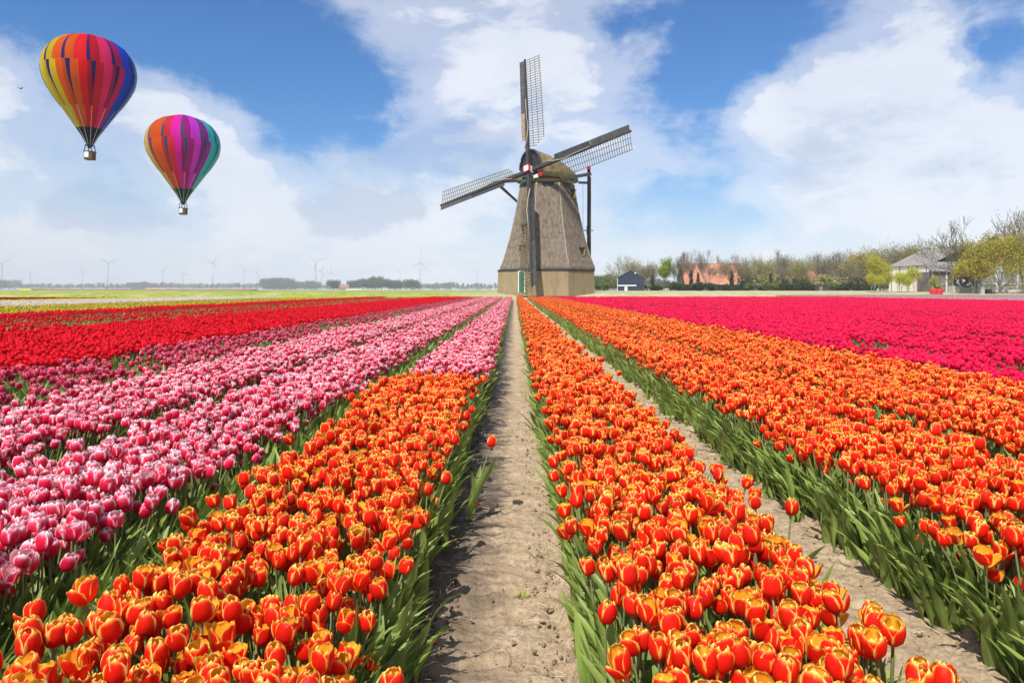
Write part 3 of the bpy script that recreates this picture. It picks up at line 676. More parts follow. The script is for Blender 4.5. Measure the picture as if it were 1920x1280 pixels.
def bushk(key, H, R, leafk, seed, n=420, size=.3):
    rng = random.Random(seed); mb = MB(); pts = []
    for k in range(7):
        a = rng.uniform(0, 6.28); mb.tube([(0, 0, -.1), (math.cos(a)*R*.35, math.sin(a)*R*.35, H*.45), (math.cos(a)*R*.7, math.sin(a)*R*.7, H*.85)], [.05, .035, .015], 4)
    lob = [(rng.uniform(-.6, .6)*R, rng.uniform(-.6, .6)*R, rng.uniform(.3, .7)*H, rng.uniform(.35, .6)) for _ in range(9)]
    for i in range(n):
        c = rng.choice(lob); d = Vector((rng.gauss(0, 1), rng.gauss(0, 1), rng.gauss(0, 1))).normalized()*rng.uniform(.6, 1)**.5
        pts.append((c[0]+d.x*c[3]*R, c[1]+d.y*c[3]*R, max(.05, min(H, c[2]+d.z*c[3]*H*.55))))
    TREES[key] = (H, mb.mesh(key+'_trunk', bark), leaf_cloud(seed, pts, 2, size, .12).mesh(key+'_crown', LM[leafk]))
bushk('bush_dark', 2.6, 2.2, 'dark', 21, 460, .36); bushk('bush_green', 3.2, 2.2, 'green', 22, 420, .36); bushk('bush_olive', 3.0, 2.0, 'rust', 23, 360, .32)
# ivy sleeve for some trunks
ivy_me = leaf_cloud(31, [(.35*math.cos(a)*(1-.5*z/6), .35*math.sin(a)*(1-.5*z/6), z) for a, z in [(random.Random(i).uniform(0, 6.28), 6.2*random.Random(i+999).random()) for i in range(420)]], 2, .34, .14).mesh('ivy', LM['dark'])
def tree(key, px, top, Y, label, group=None, name='tree', base=None, wide=1.0, ivy=False, cat='tree'):
    X, _, z0 = gpt(px, Y)
    if base is not None: z0 = CH-(base-VY)*Y/F
    H, tm, cm = TREES[key]; hh = (CH-(top-VY)*Y/F)-z0; s = hh/H
    r = empty(name, (X, Y, z0-.05), random.Random(int(px*7+Y)).uniform(0, 6.28)); tag(r, label, cat, group)
    a = obj('trunk', tm, r); a.scale = (s*wide, s*wide, s)
    if cm: b = obj('crown', cm, r); b.scale = (s*wide, s*wide, s)
    if ivy: i_ = obj('ivy', ivy_me, r); i_.scale = (1, 1, .9)
    return r
RG = 'trees along the far edge of the field on the right'
wood = [('bare_c',1178,476,208,1.0,0,'bare brown tree rising directly behind the navy barn'),('rust_a',1213,488,195,.8,0,'thin olive tree at the right end of the navy barn'),('bare_a',1223,489,190,.7,1,'ivy clad dark tree just left of the fresh green tree'),
 ('fresh_a',1245,484,190,.95,0,'fresh yellow green tree between navy barn and farmhouse'),('bare_b',1268,487,192,.7,0,'slender bare tree next to the fresh green tree'),('bare_b',1279,470,190,.8,0,'tall bare tree left of the orange farmhouse roof'),
 ('bare_a',1296,464,189,.8,1,'tall bare tree with ivy trunk over the left end of the orange roof'),('bare_b',1323,466,190,1.05,0,'tall forked bare tree before the middle of the orange roof'),('bare_b',1348,476,225,.6,0,'slim bare tree poking up behind the orange roof'),
 ('bare_c',1372,474,189,.85,1,'spreading bare tree with dark ivy trunk before the orange roof'),('bare_a',1389,476,192,.7,0,'thin bare tree at the right end of the orange roof'),('rust_a',1399,492,190,.7,0,'small olive brown tree just past the orange roof'),
 ('rust_a',1430,477,200,1.0,0,'broad rusty brown tree right of the farmhouse'),('bare_b',1462,465,190,.9,0,'tallest bare tree in the middle of the wood'),('rust_a',1480,478,215,1.1,0,'dense brown tree behind the tallest bare tree'),
 ('rust_a',1497,484,195,.85,0,'orange brown tree left of the small red roof'),('bare_c',1515,474,225,1.1,0,'bare tree behind the small red roofed barn'),('bare_a',1543,468,200,.95,0,'bare tree right of the small red roof'),
 ('bare_c',1560,472,215,1.1,0,'broad bare tree behind the dark shed'),('bare_a',1578,463,198,1.05,0,'tall dense bare tree right of the dark shed'),('bare_c',1598,470,215,1.0,0,'brown bare tree left of the yellow brown tree'),
 ('olive_a',1614,466,190,.9,0,'yellow brown leafing tree left of the cream barn'),('bare_c',1650,462,185,1.1,0,'brown tree behind the bright green sapling clump'),('rust_a',1672,456,180,1.2,0,'wide brown tree behind the cream barn gutter'),
 ('bare_c',1695,453,178,1.2,0,'bare crown above the left part of the cream barn roof'),('rust_a',1720,453,182,1.2,0,'olive crown above the middle of the cream barn roof'),('olive_a',1738,460,178,1.1,0,'greenish crown touching the cream barn ridge'),
 ('bare_c',1445,482,235,1.3,0,'hazy bare tree deep in the wood behind the rusty tree'),('bare_c',1530,480,240,1.3,0,'hazy bare tree deep in the wood behind the small barn'),('bare_c',1630,470,230,1.3,0,'hazy bare tree deep behind the yellow brown tree'),
 ('green_a',1125,517,330,1.2,0,'hazy green tree touching the right side of the mill base'),('green_a',1142,514,320,1.2,0,'hazy green tree between mill base and navy barn'),('rust_a',1160,511,300,1.2,0,'hazy olive tree at the left eave of the navy barn')]
for key, px, top, Y, wd, iv, lab in wood: tree(key, px, top, Y, lab, RG, wide=wd, ivy=bool(iv))
for px, top, lab in ((1309, 512, 'small dark conifer before the left part of the orange roof'), (1445, 513, 'dark narrow conifer beneath the rusty brown tree'), (1488, 522, 'dark stubby conifer at the foot of the wood')):
    tree('conifer', px, top, 183, lab, 'dark conifers at the edge of the wood', 'conifer')
HG = 'undergrowth shrubs along the wood'
near = [(1120,'green','beside the mill base'),(1136,'green','between mill and navy barn'),(1214,'olive','at the right corner of the navy barn'),(1230,'dark','under the ivy clad tree'),(1258,'green','under the fresh green tree'),(1272,'dark','left of the farmhouse'),(1290,'dark','under the left end of the orange roof'),
 (1313,'dark','around the small conifer'),(1335,'dark','below the middle of the orange roof'),(1356,'dark','before the farmhouse windows'),(1376,'dark','at the ivy trunk before the orange roof'),(1396,'dark','at the right end of the farmhouse'),(1409,'green','left of the white car'),(1428,'dark','right of the white car'),
 (1443,'green','under the rusty brown tree'),(1460,'dark','under the tallest bare tree'),(1476,'dark','right of the tallest bare tree'),(1492,'green','under the orange brown tree'),(1508,'dark','left of the small red barn'),(1556,'green','right of the dark shed'),(1572,'dark','under the dense bare tree'),(1590,'dark','left of the yellow brown tree'),(1607,'dark','under the yellow brown tree'),(1624,'dark','left of the bright saplings')]
for i, (px, k, lab) in enumerate(near):
    tree('bush_'+k, px, 526+(i*37 % 7), 176+(i*13 % 9), {'dark': 'dark evergreen shrub ', 'green': 'mid green shrub ', 'olive': 'brownish shrub '}[k]+lab, HG, 'shrub', wide=1.25, cat='shrub')
# second, lighter layer further in
for i, px in enumerate((1415, 1436, 1455, 1470, 1500, 1550, 1568, 1585, 1603, 1622, 1642)):
    tree('bush_olive', px, 508+(i*29 % 12), 192+(i*17 % 12), 'tall brownish thicket shrub deeper in the wood, '+('left of the white car', 'right of the white car', 'left of the tallest bare tree', 'right of the tallest bare tree', 'left of the small red roof', 'just right of the dark shed', 'second right of the dark shed', 'under the dense bare tree', 'under the yellow brown tree', 'left of the bright saplings', 'behind the bright saplings')[i], 'thicket shrubs deep in the wood', 'shrub', wide=1.1, cat='shrub')
# near farmyard trees
make_kind('yard_bare', 'rust', 12, 41, [7, 5, 4, 4], 0, .16, .2, bk=barkg, up=.42, trunk=.33, r0=.42, ang=(.4, .9), rmin=.036, spread=.62)
make_kind('yard_olive', 'olive', 7, 42, [7, 6, 4, 2], 8, .17, .36, up=.3, trunk=.28, ang=(.45, 1.0), rmin=.02)
make_kind('yard_fork', 'olive', 5, 43, [4, 4, 4, 3], 5, .2, .3, bk=barkg, up=.45, trunk=.3, r0=.16, rmin=.016)
make_kind('sapling', 'yellow', 4, 44, [6, 5, 4], 8, .13, .3, up=.5, trunk=.35, r0=.08, ang=(.3, .8))
make_kind('tall_sapling', 'yellow', 6.5, 45, [9, 6, 4], 8, .15, .42, up=.6, trunk=.3, r0=.1, ang=(.3, .8))
tree('yard_bare', 1787, 404, 110, 'big bare tree with mossy trunk in front of the lean-to shed', base=547.5, wide=1.0)
tree('bare_a', 1921, 374, 112, 'bare tree cut by the right edge of the picture', base=548, wide=1.0)
tree('yard_fork', 1825, 486, 103, 'small olive tree with two slanting stems by the round drum', base=553.5, wide=1.0)
tree('yard_fork', 1829, 492, 103.4, 'shorter olive tree leaning right beside the two stemmed one', base=553.5, wide=.8)
tree('yard_olive', 1835, 448, 116, 'golden olive tree right of the big bare tree', base=548, wide=.75)
tree('yard_olive', 1876, 437, 105, 'big dense golden green tree before the greenhouse', base=553.5, wide=.82)
tree('yard_olive', 1912, 455, 114, 'golden green tree under the grey house roof at the right edge', base=548, wide=.7)
SG = 'yellow green saplings by the cream barn'
for px, top, key, Yy, lab in ((1640, 474, 'tall_sapling', 112, 'tallest bright yellow green sapling left of the cream barn'), (1657, 490, 'tall_sapling', 114, 'second tall sapling touching the left end of the cream wall'), (1634, 512, 'sapling', 110, 'low bright sapling leftmost of the clump'), (1650, 516, 'sapling', 109, 'low bushy sapling at the foot of the tallest one'), (1663, 510, 'sapling', 111, 'brownish green sapling just before the barn corner'),
    (1683, 510, 'sapling', 112, 'small sapling before the left third of the cream wall'), (1690, 512, 'sapling', 113, 'small sapling before the middle of the cream wall'), (1701, 514, 'sapling', 111, 'round bright sapling before the cream wall'), (1714, 501, 'sapling', 112, 'highest sapling before the right part of the cream wall'), (1706, 520, 'sapling', 110, 'lowest sapling between the two right ones')):
    tree(key, px, top, Yy, lab, SG, 'sapling', base=549, cat='sapling', wide=.72)
# plants in the barrels
bushk('tub_plant', 1.1, .5, 'fresh', 51, 120, .16)
for (p, h, lab) in ((p1, 1.9, 'leafy green shrub growing out of the left red barrel'), (p2, .55, 'low green plant over the rim of the right red barrel')):
    H, tm, cm = TREES['tub_plant']; r = empty('potted_plant', p); tag(r, lab, 'plant')
    for nm, me in (('stem', tm), ('foliage', cm)): o = obj(nm, me, r); o.scale = (1, 1, h/1.1)
# far clump and far rows on the left
make_kind('far_round', 'far', 12, 61, [10, 6, 4], 9, .7, .9, up=.25, trunk=.10)
make_kind('far_poplar', 'far', 14, 62, [9, 4, 3], 10, .6, .6, up=1.0, trunk=.16, ang=(.15, .4))
FG = 'round trees in the far clump left of the mill'
for k, (px, top, wd) in enumerate(((627, 525, 1.0), (660, 526, .9), (675, 524, .9), (690, 523, 1.0), (703, 519, 1.1), (716, 523, 1.1), (729, 526, .9), (741, 525, .9), (752, 527, .8), (771, 524, 1.15))):
    tree('far_round', px, top, 1100+k*9 % 40, ('leftmost round tree of the far clump, standing apart', 'low tree right of the gap in the far clump', 'tree over the pale blue far shed', 'tree left of the tallest one in the far clump', 'tallest tree in the middle of the far clump', 'tree right of the tallest one in the far clump', 'small tree in the right half of the far clump', 'tree left of the smallest one in the far clump', 'smallest tree near the right end of the far clump', 'rightmost round tree of the far clump')[k], FG, wide=wd)
for k in range(9):
    tree('far_poplar', 858+k*8.6+(k % 3), 530+(k*5 % 4), 1900+k*3, ('slim far poplar %s in the row left of the mill' % ('farthest from the mill', 'second from the left', 'third from the left', 'fourth from the left', 'in the centre', 'fourth from the mill base', 'third from the mill base', 'second from the mill base', 'nearest to the mill base')[k]), 'row of far poplars left of the mill base', 'poplar', wide=.9)

# ------------------------------------------------------------------ scatter helper (geometry nodes)
_groups = {}
def scatter(name, pts, rots, scs, idx, coll, label, cat, parent=None):
    me = bpy.data.meshes.new(name); n = len(pts); me.vertices.add(n); me.vertices.foreach_set('co', np.asarray(pts, 'f').ravel())
    a = me.attributes.new('rot', 'FLOAT_VECTOR', 'POINT'); a.data.foreach_set('vector', np.asarray(rots, 'f').ravel())
    a = me.attributes.new('sc', 'FLOAT', 'POINT'); a.data.foreach_set('value', np.asarray(scs, 'f').ravel())
    a = me.attributes.new('idx', 'INT', 'POINT'); a.data.foreach_set('value', np.asarray(idx, 'i').ravel())
    o = obj(name, me, parent); tag(o, label, cat, kind='stuff')
    if coll.name not in _groups:
        g = bpy.data.node_groups.new('scatter_'+coll.name, 'GeometryNodeTree')
        g.interface.new_socket('Geometry', in_out='INPUT', socket_type='NodeSocketGeometry'); g.interface.new_socket('Geometry', in_out='OUTPUT', socket_type='NodeSocketGeometry')
        gi, go = g.nodes.new('NodeGroupInput'), g.nodes.new('NodeGroupOutput'); ip = g.nodes.new('GeometryNodeInstanceOnPoints')
        ci = g.nodes.new('GeometryNodeCollectionInfo'); ci.inputs['Collection'].default_value = coll; ci.inputs['Separate Children'].default_value = True; ci.inputs['Reset Children'].default_value = True
        def na(nm, typ):
            q = g.nodes.new('GeometryNodeInputNamedAttribute'); q.data_type = typ; q.inputs['Name'].default_value = nm
            return q.outputs['Attribute']
        g.links.new(gi.outputs[0], ip.inputs['Points']); g.links.new(ci.outputs[0], ip.inputs['Instance']); ip.inputs['Pick Instance'].default_value = True
        g.links.new(na('idx', 'INT'), ip.inputs['Instance Index']); g.links.new(na('rot', 'FLOAT_VECTOR'), ip.inputs['Rotation']); g.links.new(na('sc', 'FLOAT'), ip.inputs['Scale'])
        g.links.new(ip.outputs[0], go.inputs[0]); _groups[coll.name] = g
    md = o.modifiers.new('scatter', 'NODES'); md.node_group = _groups[coll.name]
    return o
def proto_coll(name, meshes):
    c = bpy.data.collections.new(name)
    for i, me in enumerate(meshes): c.objects.link(bpy.data.objects.new('%s_%02d' % (name, i), me))
    return c
# far treeline: crowns on trunks, a grey-green band
def joined(key):
    H, tm, cm = TREES[key]; mb = MB()
    for k, me in enumerate((tm, cm)): mb.add([tuple(v.co) for v in me.vertices], [tuple(p.vertices) for p in me.polygons], k)
    return mb.mesh(key+'_whole', [bark, tm and cm.materials[0]])
tl = proto_coll('far_tree', [joined('far_round'), joined('far_poplar'), joined('rust_a')])
rg = np.random.default_rng(77); pts = []; rots = []; scs = []; idx = []
def band(px0, px1, Y, top, n, jy=25, kinds=(0, 1, 2)):
    for i in range(n):
        px = px0+(px1-px0)*(i+rg.uniform(-.4, .4))/n; y = Y+rg.uniform(-jy, jy); X = (px-VX)*y/F; k = int(rg.choice(kinds)); z = gz(X, y)
        H = (12, 14, 11)[k]; h = (CH-(top+rg.normal()*1.3-VY)*y/F)-z
        pts.append((X, y, z-.1)); rots.append((0, 0, rg.uniform(0, 6.28))); scs.append(h/H); idx.append(k)
band(-220, 40, 2200, 526, 40); band(40, 250, 2400, 532.5, 60, kinds=(1, 2)); band(250, 300, 2400, 531, 12); band(300, 500, 2400, 531.5, 56, kinds=(1, 2))
band(500, 545, 1900, 523, 13, kinds=(0,)); band(545, 600, 2000, 528.5, 16, kinds=(0, 2)); band(600, 780, 2500, 533, 36); band(770, 850, 2000, 531, 26)
band(850, 940, 2600, 535, 20); band(1105, 1700, 700, 524, 60, 60); band(1100, 1170, 480, 519, 16, kinds=(0, 2)); band(1500, 2300, 420, 505, 70, 40, kinds=(0, 2))
scatter('far_treeline', pts, rots, scs, idx, tl, 'hazy grey green far treeline along the horizon', 'treeline')

# ------------------------------------------------------------------ wind turbines
tw_m = mat('turbine_grey', (.42, .43, .45), .5)
def turbine(px, hub_py, Y, ang, yaw, label, bl=1.0):
    X, _, z0 = gpt(px, Y); hz_ = CH-(hub_py-VY)*Y/F-z0; r = empty('wind_turbine', (X, Y, z0)); tag(r, label, 'wind turbine', 'wind turbines on the horizon')
    MB().tube([(0, 0, -.5), (0, 0, hz_)], [2.9, 1.8], 10).build('tower', tw_m, r, smooth=True)
    Rz = Matrix.Rotation(yaw, 3, 'Z')
    nac = MB(); nac.box((0, 1.5, hz_+.6), (4.0, 9, 4.2)); nac.v = [tuple(Rz @ (Vector(v)-Vector((0, 0, hz_)))+Vector((0, 0, hz_))) for v in nac.v]; nac.build('nacelle', tw_m, r)
    hub = Rz @ Vector((0, -4.2, 0))+Vector((0, 0, hz_+.6)); MB().tube([hub-Rz @ Vector((0, 1, 0)), hub+Rz @ Vector((0, 1, 0))], [1.2, 1.7], 10).build('hub', tw_m, r)
    Lb = hz_*.52*bl
    for k in range(3):
        a = ang+2*math.pi*k/3; d = Rz @ Vector((math.cos(a), 0, math.sin(a))); p = Rz @ Vector((-math.sin(a), 0, math.cos(a)))
        q = Rz @ Vector((0, 1, 0)); v = []
        for f, wd in ((0, 1.1), (.2, 2.6), (1, .6)):
            for s in (-1, 1): v += [hub+d*Lb*f+p*wd*s*.6-q*.25, hub+d*Lb*f+p*wd*s*.6+q*.25]
        F_ = []
        for i in range(2):
            o_ = 4*i; F_ += [(o_, o_+2, o_+6, o_+4), (o_+1, o_+5, o_+7, o_+3), (o_, o_+4, o_+5, o_+1), (o_+2, o_+3, o_+7, o_+6)]
        MB().add(v, F_+[(0,1,3,2),(8,10,11,9)]).build('blade', tw_m, r)
for i, (px, hy, Y, ang, yaw, lab, bl) in enumerate(((3, 494, 2300, .6, .9, 'tall wind turbine at the left edge of the picture', 1.), (57, 511, 2900, .5, .2, 'short wind turbine with spread blades, second from the left', 1.), (155, 511, 2900, 1.57, .2, 'wind turbine with one blade straight up below the big balloon', 1.), (202, 494, 2300, 2.6, 1.1, 'tall wind turbine seen almost edge on right of the big balloon', .8),
    (305, 508, 2600, .55, .1, 'wind turbine with two raised blades left of the small balloon', 1.), (343, 515, 3000, .2, 1.2, 'faint short wind turbine beneath the small balloon', .8), (399, 493, 2400, 1.0, 1.2, 'tall slender wind turbine right of the small balloon', .7), (457, 506, 2900, 2.2, 1.2, 'left one of two faint turbines between balloon and mill', .7), (481, 511, 2900, 1.0, 1.2, 'right one of two faint turbines between balloon and mill', .7),
    (592, 491, 2000, .35, .3, 'largest wind turbine with wide blades near the middle', 1.), (602, 508, 2500, 1.1, 1.0, 'thin turbine just right of the largest one', .8), (620, 511, 2900, 1.5, 1.0, 'faint turbine second right of the largest one', .8), (787, 492, 2200, 1.45, .9, 'tall wind turbine halfway between tree clump and mill', 1.), (750, 510, 3000, .5, .5, 'very faint turbine above the far tree clump', .8), (895, 511, 3000, .6, .4, 'faint turbine just left of the mill base', 1.))):
    turbine(px, hy, Y*1.25, ang, yaw, lab, bl)

# ------------------------------------------------------------------ hot-air balloons
def fabric(name, c):
    return mat(name, c, .6, tuple(min(1, x*1.12) for x in c), .25, .08, trans=.6)
def balloon(px, tops, ys, Rpx, Y, cols, wedge, skirt, label, spin):
    top, mouth, bot = tops; k = Y/F; yc = ys; X = (px-VX)*k; zt = CH-(top-VY)*k; R = Rpx*k
    root = empty('hot_air_balloon', (X, Y, CH-(bot-VY)*k)); tag(root, label, 'balloon'); Hh = (mouth-top)*k; zb = zt-root.location.z
    fr = [0, .01, .03, .065, .125, .20, .285, .355, .44, .525, .61, .665, .725, .83, .90, 1.0]
    rr = [.0, .20, .40, .60, .82, .945, .995, 1.0, .945, .835, .69, .575, .47, .285, .165, .035]
    def Rf(f): return np.interp(f, fr, rr)*R
    def pt(a, f):
        g = math.radians(a); sc_ = 1-.028*(1-abs(math.cos(math.radians((a-1)*6))))**1.6
        q = Rf(f)*(sc_ if f > .005 else 1); return (q*math.sin(g), -q*math.cos(g), zb-f*Hh)
    rng = random.Random(px); fm = {}
    def M(c):
        if c not in fm: fm[c] = fabric('balloon_fabric', c)
        return fm[c]
    def panel(a0t, a1t, a0b, a1b, f0, f1, c, n=4):
        na = max(2, int(max(a1t-a0t, a1b-a0b)/3)+1); rows = []
        for i in range(n+1):
            t_ = i/n; f = f0+(f1-f0)*t_; l = a0t+(a0b-a0t)*t_; r_ = a1t+(a1b-a1t)*t_
            rows.append([pt(l+(r_-l)*j/na, f) for j in range(na+1)])
        MB().grid(rows).build('panel', M(c), root, smooth=True)
    F1, F2, F3 = .323, .668, .832
    dk = lambda c, s: tuple(x*s for x in c)
    for u in range(12):
        s = spin+1+30*(u-6); A, B = cols[u]
        # crown row
        so = s-5
        panel(so-.5, so+1.5, so, so+5, .01, F1, wedge, 6); panel(so+1.5, so+14.5, so+5, so+15, .01, F1, dk(A, .8), 6); panel(so+14.5, so+29.5, so+15, so+30, .01, F1, B if u % 2 else dk(B, .85), 6)
        # middle row with tapering wedges
        panel(s, s+6.2, s+3, s+3.05, F1, F2, wedge, 6); panel(s+6.2, s+15.5, s+3.05, s+15.5, F1, F2, A, 6); panel(s+15.5, s+26, s+15.5, s+26, F1, F2, B, 6); panel(s+26, s+30, s+26, s+33, F1, F2, dk(cols[(u+1) % 12][0], .72), 6)
        panel(s+3, s+18, s+3, s+18, F2, F3, A, 3); panel(s+18, s+33, s+18, s+33, F2, F3, B, 3)
    MB().grid([[pt(a, f) for a in range(0, 360, 10)] for f in np.linspace(F3, 1.0, 6)], wrap=True).build('skirt', fabric('skirt_fabric', skirt), root, smooth=True)
    MB().add([pt(a, .01) for a in range(0, 360, 15)]+[(0, 0, zb+.02)], [(i, (i+1) % 24, 24) for i in range(24)]).build('crown_vent', M(cols[6][1]), root, smooth=True)
    tape = mat('load_tape', (.75, .72, .75), .6)
    tp = MB()
    for j in range(12):
        a = spin+j*30+4; tp.tube([tuple(Vector(pt(a, f))*1.0+Vector((math.sin(math.radians(a)), -math.cos(math.radians(a)), 0))*.04) for f in np.linspace(F2, .97, 7)], [.03]*7, 3)
    tp.build('load_tapes', tape, root)
    # burner frame, ropes and wicker basket
    wick = mat('wicker', (.09, .045, .028), .9, (.15, .085, .05), 4, bump=.5, bscale=20); dkm = mat('burner_metal', (.03, .03, .035), .4, metallic=.6)
    bw = 1.2; bh = 1.2
    b = MB(); prof = [(.92, 0), (1.0, .1), (1.0, bh-.1), (1.04, bh)]
    bk = MB().grid([[(sx*bw/2*q, sy*bw/2*q*.85, z) for sx, sy in ((-1,-1),(1,-1),(1,1),(-1,1))] for q, z in prof], wrap=True).add([(sx*bw/2*.92, sy*bw/2*.78, .02) for sx, sy in ((-1,-1),(1,-1),(1,1),(-1,1))], [(3,2,1,0)]).build('basket', wick, root)
    MB().tube([(sx*bw/2*1.04, sy*bw/2*.9, bh) for sx, sy in ((-1,-1),(1,-1),(1,1),(-1,1),(-1,-1))], [.07]*5, 6).build('rim', M_['dark'], bk)
    MB().box((-.18, -bw/2*.87-.03, .72), (.62, .03, .8)).build('white_banner', M_['trim'], bk)
    zf = bh+1.0
    for sx in (-1, 1):
        for sy in (-1, 1): MB().beam((sx*bw*.45, sy*bw*.4, bh), (sx*.42, sy*.42, zf), .09, .09).build('upright', M_['dark'], root)
    fr_ = MB(); [fr_.beam((.42*a_, .42*b_, zf), (.42*c_, .42*d_, zf), .08, .08) for a_, b_, c_, d_ in ((-1,-1,1,-1),(1,-1,1,1),(1,1,-1,1),(-1,1,-1,-1))]
    bf = fr_.build('burner_frame', dkm, root)
    for s_ in (-.17, .17): MB().tube([(s_, 0, zf-.35), (s_, 0, zf), (s_, 0, zf+.4)], [.13, .16, .19], 10).build('burner', dkm, bf)
    rp = MB(); [rp.tube([(.42*a_, .42*b_, zf), (.3*a_, .3*b_, zb-Hh+.15)], [.025, .025], 4) for a_, b_ in ((-1,-1),(1,-1),(1,1),(-1,1))]
    rp.build('ropes', dkm, root)
yel, yg, gr, teal, org, redc, crim, pink, mag, blu, lblu, pyel = (.80,.60,.01), (.50,.60,.03), (.10,.30,.03), (.06,.4,.4), (.92,.13,.004), (.90,.004,.012), (.68,.002,.025), (.95,.02,.19), (.56,.006,.17), (.006,.06,.85), (.18,.34,.58), (.75,.70,.10)
c1 = [(teal, gr), (gr, teal), (gr, yg), (gr, pyel), (pyel, yel), (yel, org), (org, redc), (crim, pink), (mag, blu), (blu, lblu), (lblu, gr), (gr, teal)]
c1 = c1[1:]+c1[:1]
balloon(168.5, (67, 278, 300), 145, 78, 102, c1, (.015, .018, .17), (.008, .012, .055), 'large rainbow striped hot air balloon with a navy skirt, red at the front', 32)
o2, r2, m2, v2, p2_, cy, tl2 = (.88,.12,.01), (.92,.02,.05), (.92,.005,.5), (.80,.03,.85), (.38,.012,.46), (.03,.58,.74), (.28,.55,.50)
c2 = [(gr, teal), (teal, gr), (gr, yg), (gr, yel), (yel, (.75,.5,.3)), (org, o2), (r2, m2), ((.48,.004,.32), v2), (p2_, cy), (cy, tl2), (tl2, gr), (gr, teal)]
c2 = c2[1:]+c2[:1]
balloon(343.5, (216.5, 383.5, 402.5), 275, 65, 130, c2, (.035, .10, .17), (.008, .055, .05), 'smaller magenta and turquoise hot air balloon with a dark green skirt', 26)

# birds
bird_m = mat('dark_feathers', (.03, .03, .03), .8)
for px, py, Y, s, lab in ((39, 167, 90, .75, 'dark bird with spread wings left of the big balloon'), (1346, 331, 120, .35, 'tiny dark bird in the blue sky right of the mill')):
    X, _, z = at(px, py, Y); mb = MB()
    mb.tube([(-.28*s, 0, 0), (-.12*s, 0, .01), (.1*s, 0, .02), (.24*s, 0, .03), (.3*s, 0, .02)], [.01*s, .06*s, .075*s, .045*s, .008*s], 7)
    r = mb.build('bird', bird_m, None, True); r.location = (X, Y, z); r.rotation_euler = (0, 0, math.radians(75)); tag(r, lab, 'bird')
    for sg in (-1, 1):
        P = []
        for x0, x1, y, zz in ((-.08, .1, .04, .02), (-.06, .14, .34, .26), (-.04, .06, .66, .24), (-.02, 0, .8, .14)): P.append([(x0*s, sg*y*s, zz*s), (x1*s, sg*y*s, zz*s+.012*s)])
        MB().grid(P).build('wing', bird_m, r)
    MB().add([(-.27*s, -.02*s, 0), (-.27*s, .02*s, 0), (-.42*s, .06*s, 0), (-.42*s, -.06*s, 0)], [(0,1,2,3)]).build('tail', bird_m, r)
# ------------------------------------------------------------------ tulips
def petal_mat(name, body, rim, edge, inside, r0=.42, e0=.78, tr=.36, vx=3.2):
    m = bpy.data.materials.new(name); m.use_nodes = True; t = NT(m.node_tree)
    b = t.n('ShaderNodeBsdfPrincipled'); o = t.n('ShaderNodeOutputMaterial'); uvn = t.n('ShaderNodeUVMap'); uvn.uv_map = 'uv'
    u, v, _ = t.sep(uvn.outputs[0]); au = t.m('ABSOLUTE', t.m('MULTIPLY_ADD', u, 2.0, -1.0))
    oi = t.n('ShaderNodeObjectInfo'); rnd = oi.outputs['Random']; rnd2 = t.m('FRACT', t.m('MULTIPLY', rnd, 13.7))
    tcn = t.n('ShaderNodeTexCoord'); st = t.noise(t.comb(t.m('MULTIPLY', u, 9.0), t.m('MULTIPLY', v, 1.4), rnd), 2.0, 3, .6)
    k = t.m('MAXIMUM', t.m('MULTIPLY', t.m('POWER', au, 2.2), t.sm(v, .05, .55)), t.m('POWER', v, vx))
    k = t.m('ADD', k, t.m('MULTIPLY', t.m('SUBTRACT', st, .5), .35)); k = t.m('ADD', k, t.m('MULTIPLY_ADD', rnd2, .26, -.13))
    c = t.mix(t.sm(k, r0, .85), body, rim); c = t.mix(t.sm(k, e0, 1.02), c, edge)
    c = t.mix(t.m('MULTIPLY', t.sm(v, .10, .0), .6), c, inside)
    g = t.n('ShaderNodeNewGeometry'); c = t.mix(t.m('MULTIPLY', g.outputs['Backfacing'], .72), c, inside)
    hsn = t.n('ShaderNodeHueSaturation'); t.put(hsn.inputs['Color'], c); t.put(hsn.inputs['Value'], t.m('MULTIPLY_ADD', rnd, .3, .85)); c = hsn.outputs[0]
    t.put(b.inputs['Base Color'], c); b.inputs['Roughness'].default_value = .5; b.inputs['Specular IOR Level'].default_value = .22
    trn = t.n('ShaderNodeBsdfTranslucent'); t.put(trn.inputs[0], c); ms = t.n('ShaderNodeMixShader'); ms.inputs[0].default_value = tr
    t.t.links.new(b.outputs[0], ms.inputs[1]); t.t.links.new(trn.outputs[0], ms.inputs[2]); t.t.links.new(ms.outputs[0], o.inputs[0]); return m
